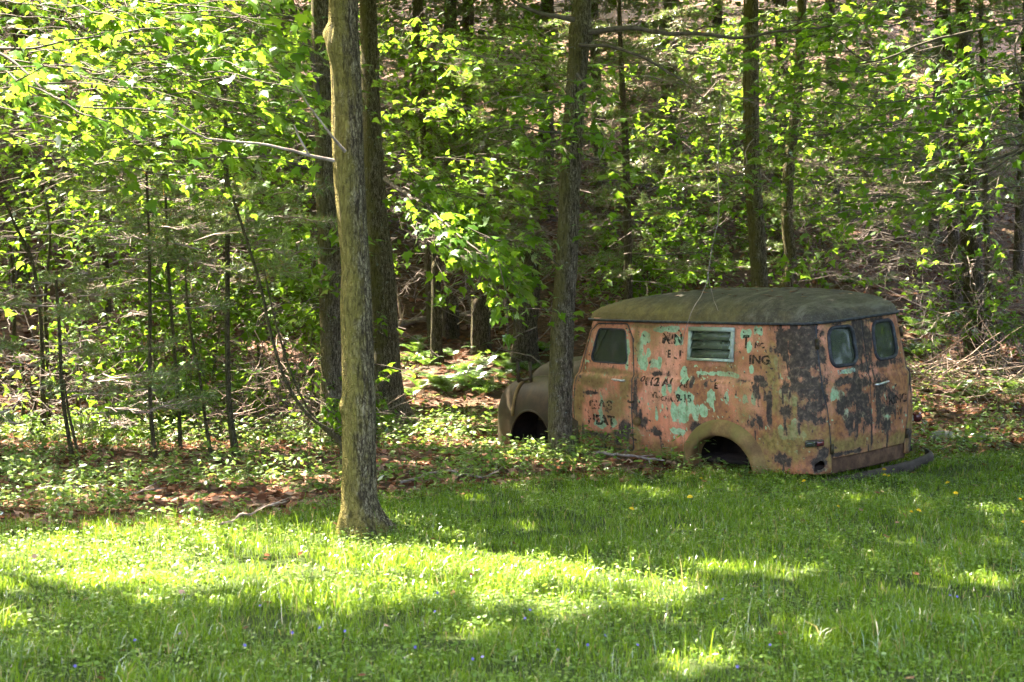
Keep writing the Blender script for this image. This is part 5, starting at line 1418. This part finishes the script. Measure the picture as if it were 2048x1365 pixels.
# ---- unseen crowns above the picture, shaped to throw shade in chosen patches
OWN = [lawn_maple, van_maple, twin_a, twin_b, roof_tree, curved_tree, right_maple, left_maple, far_left_maple, near_left_maple, right_pine, dark_pine]
OB = np.array([t.base[:2] for t in OWN])
nclump = 5200
cp = np.stack([rng.uniform(-19, 11, nclump), rng.uniform(6.5, 46, nclump), rng.uniform(6.4, 12.5, nclump)], 1)
cp[:, 2] += np.clip(ground_z(cp[:, 0], cp[:, 1]) - .5, 0, None)
ch = np.stack([rng.uniform(-26, 14, 950), rng.uniform(30, 66, 950), rng.uniform(3.5, 9, 950)], 1); ch[:, 2] += ground_z(ch[:, 0], ch[:, 1])
cp = np.concatenate([cp, ch])
top_z = EYE + .158 * cp[:, 1] + .9
cp[:, 2] = np.maximum(cp[:, 2], top_z)
keepn = fbm(cp[:, 0] * .55, cp[:, 1] * .55, cp[:, 2] * .4, 3) > .40
cp = cp[keepn]
NL = 34
Pc = cp[:, None, :] + rng.normal(0, 1, (len(cp), NL, 3)) * np.array([.62, .62, .22])
own = np.argmin(((cp[:, None, :2] - OB[None]) ** 2).sum(-1), 1)
for k, t in enumerate(OWN):
    P = Pc[own == k].reshape(-1, 3)
    if len(P) == 0: continue
    ok = clear_of_light(P, .10) & (P[:, 2] > EYE + .158 * P[:, 1] + .2)
    P = P[ok]
    place(t.C, P, np.concatenate([rng.normal(0, 1, (len(P), 2)), rng.normal(-.3, .3, (len(P), 1))], 1), np.array([0, 0, 1.0]) + rng.normal(0, .45, (len(P), 3)), rng.uniform(.26, .42, len(P)) * (1 + .8 * (P[:, 1] > 32)), 'kite')
    cl = cp[own == k]
    sel = cl[rng.random(len(cl)) < .12][:16]
    for q in sel:
        h, rr = t.at_h(q[2] - 1.2)
        t.limb([h, (h + q) / 2 + np.array([0, 0, .2]), q], .05, .012, n=10)
for t in TREES: t.finish()

# ------------------------------------------------------------------ stumps, brush, fallen wood, stones
def stump(label, px, py, d, w, h, lean=0.0):
    p = at(px, py, d); x, y = p[0], p[1]; z = float(ground_z(x, y))
    r = w / 2
    root = empty('stump', (x, y, z)); tag(root, label, 'stump', 'rotting stumps on the slope')
    P = np.array([(x, y, z - .1), (x + lean * .2, y, z + h * .3), (x + lean * .6, y, z + h * .7), (x + lean, y, z + h)])
    Q = smooth_path(P, 14); mb = MB()
    tube(mb, Q, np.interp(np.linspace(0, 1, 14), [0, .2, 1], [r * 1.5, r * 1.1, r * .8]), 16, True, lambda PP, th: 1 + .35 * (fbm(np.cos(th)[None] * 2 + px, np.sin(th)[None] * 2, PP[:, 2][:, None] * 2) - .5) * 2)
    V = np.concatenate(mb.V); V[-30:, 2] += rng.normal(0, .05, 30); mb.V = [V]
    mb.build('trunk', M['bark_pine'], root)
stump('pale split stump in the shade behind the fern patch', 962, 640, 26.6, .30, .75)
stump('tall dark stump beside the split one, left of the van hood', 1046, 640, 26.0, .34, 1.5, .1)
stump('low broken stump left of the split one', 900, 660, 27.5, .26, .5)
stump('thin broken pole between the twin trunks and the stumps', 872, 640, 26.2, .15, 1.4)

def heap(label, name, cat, cpx, cpy, d, n, spread, length, r, mat, group=None):
    p = at(cpx, cpy, d); z = float(ground_z(p[0], p[1]))
    root = empty(name, (p[0], p[1], z)); tag(root, label, cat, group)
    mb = MB()
    for _ in range(n):
        c = np.array([p[0], p[1], 0]) + rng.normal(0, 1, 3) * np.array([spread[0], spread[1], 0])
        c[2] = float(ground_z(c[0], c[1])) + abs(rng.normal(0, spread[2])) * math.exp(-((c[0] - p[0]) / spread[0]) ** 2 * .5)
        a = rng.uniform(0, 2 * math.pi); dr = np.array([math.cos(a), math.sin(a) * .7, rng.normal(.1, .35)])
        l = rng.uniform(*length); m = 5; ax = [c]
        for i in range(m):
            dr = unit(dr + rng.normal(0, .22, 3)); ax.append(ax[-1] + dr * l / m)
        ax = np.array(ax); rr = np.linspace(r, r * .4, m + 1) * rng.uniform(.6, 1.3)
        sticks(mb, ax[:-1], ax[1:], rr[:-1], rr[1:])
    mb.build('dead_twigs', mat, root)['kind'] = 'stuff'
heap('tangled pile of pale dead brushwood behind the left saplings', 'brush_pile', 'brush pile', 560, 735, 21.0, 520, (.55, .4, .42), (.35, 1.0), .006, M['brush'])
heap('dead brush heaped under the pines at the right edge', 'brush_pile', 'brush pile', 1960, 735, 24.5, 220, (.9, .5, .22), (.5, 1.3), .008, M['brush'])
heap('scattered dead branches in the dark middle of the slope', 'brush_pile', 'brush pile', 980, 600, 29, 300, (2.2, 2.0, .30), (.5, 1.6), .010, M['dead'])

def stick(label, pxs, r, mat='brush', name='fallen_branch', lift=.03):
    P = []
    for (px, py, up) in pxs:
        g_ = ground_at(px, py); g_[2] += up + lift; P.append(g_)
    root = empty(name, tuple(P[0])); tag(root, label, 'branch', 'fallen branches')
    mb = MB(); Q = smooth_path(P, 24); Q += np.stack([fbm(np.linspace(0, 6, 24), 1.0 + k, px) - .5 for k in range(3)], 1) * .06
    tube(mb, Q, np.linspace(r, r * .4, 24), 7, True)
    mb.build('stem', M[mat], root, True)
    mb = MB()
    for i in (6, 11, 16, 19):
        e = Q[i] + unit(Q[i] - Q[i - 2] + rng.normal(0, .03, 3)) * .22; e[2] += .03
        sticks(mb, [Q[i]], [e], r * .5, r * .2)
    mb.build('side_twigs', M[mat], root)['kind'] = 'stuff'
stick('reddish dead branch lying on the sunny grass left of the big trunk', [(440, 1062, .0), (490, 1052, .05), (540, 1042, .09), (572, 1040, .10)], .012)
stick('long thin dead branch on the leaf litter at far left', [(40, 1000, .0), (150, 985, .03), (260, 1000, .02), (330, 990, .03)], .012, 'dead')
stick('grey fallen limb in front of the van front wheel opening', [(1190, 915, .02), (1250, 925, .03), (1330, 930, .02)], .02, 'dead')
stick('fallen pole lying across the shaded slope', [(780, 665, .06), (860, 650, .05), (950, 640, .04)], .05, 'dead')
stick('crooked pale branch lying behind the broad grey trunk', [(768, 690, .0), (800, 700, .35), (790, 690, .8)], .03, 'brush')
stick('dead branch on the litter between the big trunk and the van', [(800, 975, .0), (880, 955, .03), (960, 965, .03), (1010, 950, .02)], .014, 'dead')

def stone(label, px, py, s):
    g_ = ground_at(px, py)
    th, ph = np.meshgrid(np.linspace(0, 2 * math.pi, 25)[:-1], np.linspace(0, math.pi, 13), indexing='ij')
    D = np.stack([np.cos(th) * np.sin(ph), np.sin(th) * np.sin(ph), np.cos(ph)], -1)
    k = 1 + .55 * (fbm(D[..., 0] * 1.7 + px, D[..., 1] * 1.7, D[..., 2] * 1.7, 4) - .5)
    V = (D * k[..., None] * np.array(s)).reshape(-1, 3)
    i = np.arange(24)[:, None] * 13; i2 = (np.arange(24)[:, None] + 1) % 24 * 13; j = np.arange(12)[None]
    me = new_mesh('stone', V, None, np.stack([i + j, i + j + 1, i2 + j + 1, i2 + j], -1).reshape(-1, 4), False)
    o = link('stone', me, M['stone']); o.location = tuple(g_ + np.array([0, 0, s[2] * .25])); tag(o, label, 'stone')
M['stone'] = rusty_material('weathered_stone', [(0.09, 0.085, 0.075), (0.19, 0.18, 0.165), (0.32, 0.31, 0.29)], .9, 8)
stone('grey field stone on the ground right of the van tail', 1885, 882, (.16, .12, .08))
stone('smaller pale stone beyond the van tail at the right', 1965, 880, (.10, .08, .05))
stone('flat stone at the foot of the right-hand slope', 1875, 745, (.14, .10, .06))

# ------------------------------------------------------------------ ground cover
def blades(mb, P, h, w, lean):
    n = len(P); a = rng.uniform(0, 2 * math.pi, n); b = rng.uniform(0, 2 * math.pi, n)
    S = np.stack([np.cos(a), np.sin(a), np.zeros(n)], 1) * (w / 2)[:, None]
    Ld = np.stack([np.cos(b), np.sin(b), np.zeros(n)], 1) * (lean * h)[:, None]
    m = P + Ld * .35 + np.array([0, 0, 1.0]) * (h * .58)[:, None]; tp = P + Ld + np.array([0, 0, 1.0]) * (h * (1 - lean * .35))[:, None]
    V = np.stack([P - S, P + S, m - S * .75, m + S * .75, tp], 1).reshape(-1, 3)
    k = np.arange(n)[:, None] * 5
    mb.add(V, np.concatenate([np.concatenate([k, k + 1, k + 3], 1), np.concatenate([k, k + 3, k + 2], 1), np.concatenate([k + 2, k + 3, k + 4], 1)]))

def lawn_points(n):
    d = 6.6 + (20.2 - 6.6) * rng.random(n) ** .85
    u = rng.uniform(-.34, .36, n)
    x, y = u * d, d
    e = lawn_edge(x) + (fbm(x * 2.1, y * 2.1) - .5) * 1.6 + rng.normal(0, .15, n)
    ok = y < e
    return x[ok], y[ok]
x, y = lawn_points(285000)
tall = fbm(x * 1.1 + 4, y * 1.1, 2.0, 3); tuft = fbm(x * 3.3, y * 3.3, 5.0, 2)
near = sstep(13.5, 9.0, y)
h = rng.uniform(.035, .085, len(x)) * (.75 + .5 * tuft) + near * np.clip(tall - .46, 0, 1) * .62 * rng.random(len(x)) * (tuft > .45)
thin = rng.random(len(x)) < (.35 + .65 * sstep(.35, .55, tuft))
x, y, h = x[thin], y[thin], h[thin]
mb = MB(); blades(mb, np.stack([x, y, ground_z(x, y) - .005], 1), h, rng.uniform(.0022, .0045, len(x)) * (1 + h * 6), rng.uniform(.15, .9, len(x)))
# long single stalks
x, y = lawn_points(5200); k = (y < 13.8) & (fbm(x * .9, y * .9, 8.0, 2) > .46); x, y = x[k], y[k]
blades(mb, np.stack([x, y, ground_z(x, y)], 1), rng.uniform(.14, .27, len(x)), rng.uniform(.003, .0055, len(x)), rng.uniform(.1, .55, len(x)))
tag(mb.build('grass', M['grass']), 'green lawn grass with long tufts in sun and shade', 'grass', kind='stuff')
# fine-leaved ground cover among the grass
x, y = lawn_points(92000)
k = fbm(x * 1.4 + 11, y * 1.4, 3.0, 3) + rng.normal(0, .05, len(x)) > .44; x, y = x[k], y[k]
mb = MB(); n = len(x)
place(mb, np.stack([x, y, ground_z(x, y) + rng.uniform(.015, .075, n)], 1), np.concatenate([rng.normal(0, 1, (n, 2)), rng.normal(0, .25, (n, 1))], 1), np.array([0, 0, 1.0]) + rng.normal(0, .4, (n, 3)), rng.uniform(.012, .030, n), 'round')
x, y = lawn_points(15000); k = (y < 10.5) & (fbm(x * 1.9 + 2, y * 1.9, 6.0, 2) + rng.normal(0, .05, len(x)) > .50); x, y = x[k], y[k]; n = len(x)
place(mb, np.stack([x, y, ground_z(x, y) + rng.uniform(.01, .07, n)], 1), np.concatenate([rng.normal(0, 1, (n, 2)), rng.normal(.3, .35, (n, 1))], 1), np.array([0, 0, 1.0]) + rng.normal(0, .5, (n, 3)), rng.uniform(.018, .038, n), 'oval')
tag(mb.build('clover', M['clover']), 'small pale leaves of low weeds among the grass', 'ground cover', kind='stuff')

# fallen leaves
n = 52000
d = 13 + 29 * rng.random(n) ** 1.1; u = rng.uniform(-.33, .35, n); x, y = u * d, d
k = (y > lawn_edge(x) - .1 + rng.normal(0, .35, n)); x, y = x[k], y[k]
xl, yl = lawn_points(200); x, y = np.concatenate([x, xl]), np.concatenate([y, yl]); n = len(x)
mb = MB()
place(mb, np.stack([x, y, ground_z(x, y) + rng.uniform(.004, .03, n) + .035 * (y < lawn_edge(x) - .5)], 1), np.concatenate([rng.normal(0, 1, (n, 2)), rng.normal(0, .2, (n, 1))], 1), np.array([0, 0, 1.0]) + rng.normal(0, .35, (n, 3)), rng.uniform(.06, .12, n) * (1 - .45 * (y < lawn_edge(x) - .5)) * (1 + (y - 14) * .012), 'kite')
tag(mb.build('leaf_litter', M['litter']), 'brown and pinkish fallen leaves covering the forest floor', 'fallen leaves', kind='stuff')

# leafy undergrowth between lawn and wood
mb = MB(); mbs = MB()
n = 4950
d = 13.6 + 12.5 * rng.random(n); u = rng.uniform(-.33, .35, n); x, y = u * d, d
dens = fbm(x * .8 + 3, y * .8, 1.0, 3)
edge_ = y - lawn_edge(x)
k = (edge_ > -.15) & (dens + rng.normal(0, .07, n) > .45 - .05 * (x < -1.5) - .10 * ((x > -1.6) & (x < .2) & (y > 16.8) & (y < 24)) + .17 * sstep(4.3, 2.6, edge_) * sstep(.2, -1.2, x) + .12 * sstep(21.5, 24.5, y))
x, y = x[k], y[k]
# keep the van's own footprint clear
loc = (np.stack([x, y], 1) - VPOS[:2]) @ VM[:2, :2]
k = ~((loc[:, 0] > -.1) & (loc[:, 0] < 4.5) & (np.abs(loc[:, 1]) < .85)); x, y = x[k], y[k]
n = len(x); hgt = rng.uniform(.06, .30, n) * (.6 + .8 * fbm(x * .6, y * .6, 9.0, 2)) * (1 - .72 * ((np.abs(loc[k][:, 1] - 1.4) < .9) & (loc[k][:, 0] > 2.9) & (loc[k][:, 0] < 5.0)))
nl = 13
P0 = np.stack([x, y, ground_z(x, y)], 1)
a = rng.uniform(0, 2 * math.pi, (n, nl)); rr = rng.uniform(.02, .14, (n, nl)); zz = rng.uniform(.25, 1.0, (n, nl)) * hgt[:, None]
P = np.stack([P0[:, 0:1] + rr * np.cos(a), P0[:, 1:2] + rr * np.sin(a), P0[:, 2:3] + zz], -1).reshape(-1, 3)
D = np.stack([np.cos(a), np.sin(a), rng.normal(-.1, .3, (n, nl))], -1).reshape(-1, 3)
place(mb, P, D, np.array([0, 0, 1.0]) + rng.normal(0, .4, P.shape), rng.uniform(.035, .085, n * nl), 'oval')
sticks(mbs, P0, P0 + np.stack([rng.normal(0, .03, n), rng.normal(0, .03, n), hgt], 1), .003, .0015)
ug = mb.build('undergrowth', M['herb']); tag(ug, 'leafy green weeds and seedlings covering the ground between lawn and trees', 'undergrowth', kind='stuff')
ms = mbs.mesh('stems'); so = link('stems', ms, M['stem'], ug); so['kind'] = 'stuff'

# ferns
def fern_mesh(seed):
    r3 = np.random.default_rng(seed); mb = MB()
    for f in range(7):
        a = 2 * math.pi * f / 7 + r3.normal(0, .25); L = r3.uniform(.26, .44); n = 17
        t = np.linspace(0, 1, n)
        out = L * (.75 * t); up = L * (.95 * t - .62 * t * t) * r3.uniform(.8, 1.15)
        ax = np.stack([np.cos(a) * out, np.sin(a) * out, up], 1); lat = np.array([-math.sin(a), math.cos(a), 0])
        sticks(mb, ax[:-1], ax[1:], .003, .002)
        for i in range(2, n):
            w = L * .26 * math.sin(math.pi * (t[i] * .9 + .08)) ** .8; fw = ax[i] - ax[i - 1]
            for s in (-1, 1):
                tip = ax[i] + lat * s * w + fw * .7 + np.array([0, 0, -.12 * w]); q = fw * .30
                mb.add([ax[i] - q, ax[i] + q, (ax[i] + tip) / 2 + q * .8, tip, (ax[i] + tip) / 2 - q * .8], [(0, 1, 2), (0, 2, 4), (4, 2, 3)])
    me = mb.mesh('fern'); me.materials.append(M['fern']); return me
FM = [fern_mesh(s) for s in (1, 2, 3, 4)]
cnt = 0
fr = np.random.default_rng(9)
for (x0, x1, y0, y1, n) in ((780, 1100, 690, 800, 60), (1820, 1900, 640, 720, 12), (1640, 1800, 560, 580, 6), (560, 660, 770, 860, 12), (1900, 2048, 760, 800, 12)):
    for _ in range(n):
        g_ = ground_at(fr.uniform(x0, x1), fr.uniform(y0, y1))
        o = bpy.data.objects.new('fern', FM[fr.integers(4)]); COL.objects.link(o); o.location = tuple(g_ - np.array([0, 0, .02]))
        o.rotation_euler = (fr.normal(0, .1), fr.normal(0, .1), fr.uniform(0, 6.28)); k = fr.uniform(.55, 1.1); o.scale = (k, k, k)
        where = 'in the fern patch left of the van hood' if x0 == 780 else ('on the slope beside the van tail' if x0 in (1820, 1640) else ('by the brush pile' if x0 == 560 else 'in the sunny patch at the right edge'))
        tag(o, 'green lacy fern ' + where, 'fern', 'ferns ' + where)

# single broad-leaved plants
def weed(name, label, px, py, h, leaves, size, kind='oval', group=None):
    g_ = ground_at(px, py); root = empty(name, tuple(g_)); tag(root, label, 'plant', group)
    mb = MB(); P = smooth_path([g_, g_ + np.array([.01, 0, h * .5]), g_ + np.array([.03, -.01, h])], 8); tube(mb, P, np.linspace(.005, .002, 8), 5); mb.build('stem', M['stem'], root)
    for i in range(leaves):
        a = i * 2.4; q = P[min(7, 2 + i * 5 // leaves)]; mb = MB()
        place(mb, q[None], np.array([[math.cos(a), math.sin(a), .25 + .5 * i / leaves]]), np.array([[-.2 * math.cos(a), -.2 * math.sin(a), 1.0]]), size * (1.1 - .5 * i / leaves), kind)
        mb.build('leaf', M['clover'], root)
weed('weed', 'pale leafy weed standing up in the front left grass', 232, 1330, .17, 8, .062)
weed('seedling', 'broad-leaved seedling in front of the van nose', 975, 885, .42, 11, .15)
weed('seedling', 'leafy sprig at the foot of the trunk beside the van', 1105, 905, .35, 9, .10)
weed('weed', 'ferny weed in front of the rear wheel opening', 1495, 948, .22, 12, .07)
weed('weed', 'upright weed at the left front corner of the grass', 40, 1345, .20, 8, .07)
weed('weed', 'broad dock leaves at the bottom centre of the grass', 1010, 1350, .12, 7, .10)
weed('weed', 'arching weed below the tail doors of the van', 1752, 935, .14, 7, .07)

# flowers
M['yellow'] = (lambda g: g.done(g.principled((.75, .52, .02), .6)))(G('dandelion_yellow'))
M['violet'] = (lambda g: g.done(g.principled((.10, .08, .24), .6)))(G('violet_petal'))
DAND = [(1402, 968), (1608, 968), (1768, 944), (1769, 962), (1778, 961), (1895, 973), (1911, 997), (1676, 1026), (1822, 1044), (1837, 1042), (2040, 1012), (1263, 1030), (1380, 1012), (2046, 1068)]
hm = MB()
for ring_, rad, z in ((14, .021, .004), (12, .014, .010), (8, .008, .014)):
    for i in range(ring_):
        a = 2 * math.pi * i / ring_ + ring_; c, s = math.cos(a), math.sin(a); w = .0032
        hm.add([(c * .003 - s * w, s * .003 + c * w, z * .5), (c * .003 + s * w, s * .003 - c * w, z * .5), (c * rad + s * w, s * rad - c * w, z), (c * rad - s * w, s * rad + c * w, z)], None, [(0, 1, 2, 3)])
HM = hm.mesh('flower_head'); HM.materials.append(M['yellow'])
sm = MB(); tube(sm, [(0, 0, -.16), (.004, 0, -.08), (0, 0, 0)], .0022, 5); SM = sm.mesh('stem'); SM.materials.append(M['stem'])
for (px, py) in DAND:
    g_ = ground_at(px, py + 18)
    r_ = empty('dandelion', tuple(g_)); tag(r_, 'yellow dandelion flower in the shaded grass near the van', 'flower', 'dandelions on the lawn')
    hh = fr.uniform(.09, .14)
    for nm, me in (('flower_head', HM), ('stem', SM)):
        o = link(nm, me, None, r_); o.location = (0, 0, hh); o.rotation_euler = (-.35, fr.normal(0, .2), fr.uniform(0, 6))
VIO = [(150, 1355), (270, 1302), (520, 1230), (585, 1285), (640, 1278), (690, 1282), (490, 1312), (870, 1242), (875, 1202), (1050, 1257), (830, 1317), (1175, 1312), (1210, 1292), (1115, 1322), (1275, 1312), (1900, 1209), (1914, 1210), (1445, 1217), (1540, 1312), (1475, 1357), (945, 1342), (965, 1337), (720, 1217), (1825, 1264), (360, 1290), (930, 1180), (1060, 1240)]
vm = MB()
for i in range(5):
    a = 2 * math.pi * i / 5; place(vm, np.array([[0, 0, 0.0]]), np.array([[math.cos(a), math.sin(a), .25]]), np.array([[0, 0, 1.0]]), .009, 'round')
VM_ = vm.mesh('flower_head'); VM_.materials.append(M['violet'])
for (px, py) in VIO:
    g_ = ground_at(px, py + 12); r_ = empty('violet', tuple(g_)); tag(r_, 'small blue-violet flower low in the foreground grass', 'flower', 'wild violets in the grass')
    o = link('flower_head', VM_, None, r_); o.location = (0, 0, .075); o.rotation_euler = (.9 + fr.normal(0, .3), fr.normal(0, .3), fr.normal(0, .6))
    o = link('stem', SM, None, r_); o.location = (0, 0, .075); o.scale = (.7, .7, .5)
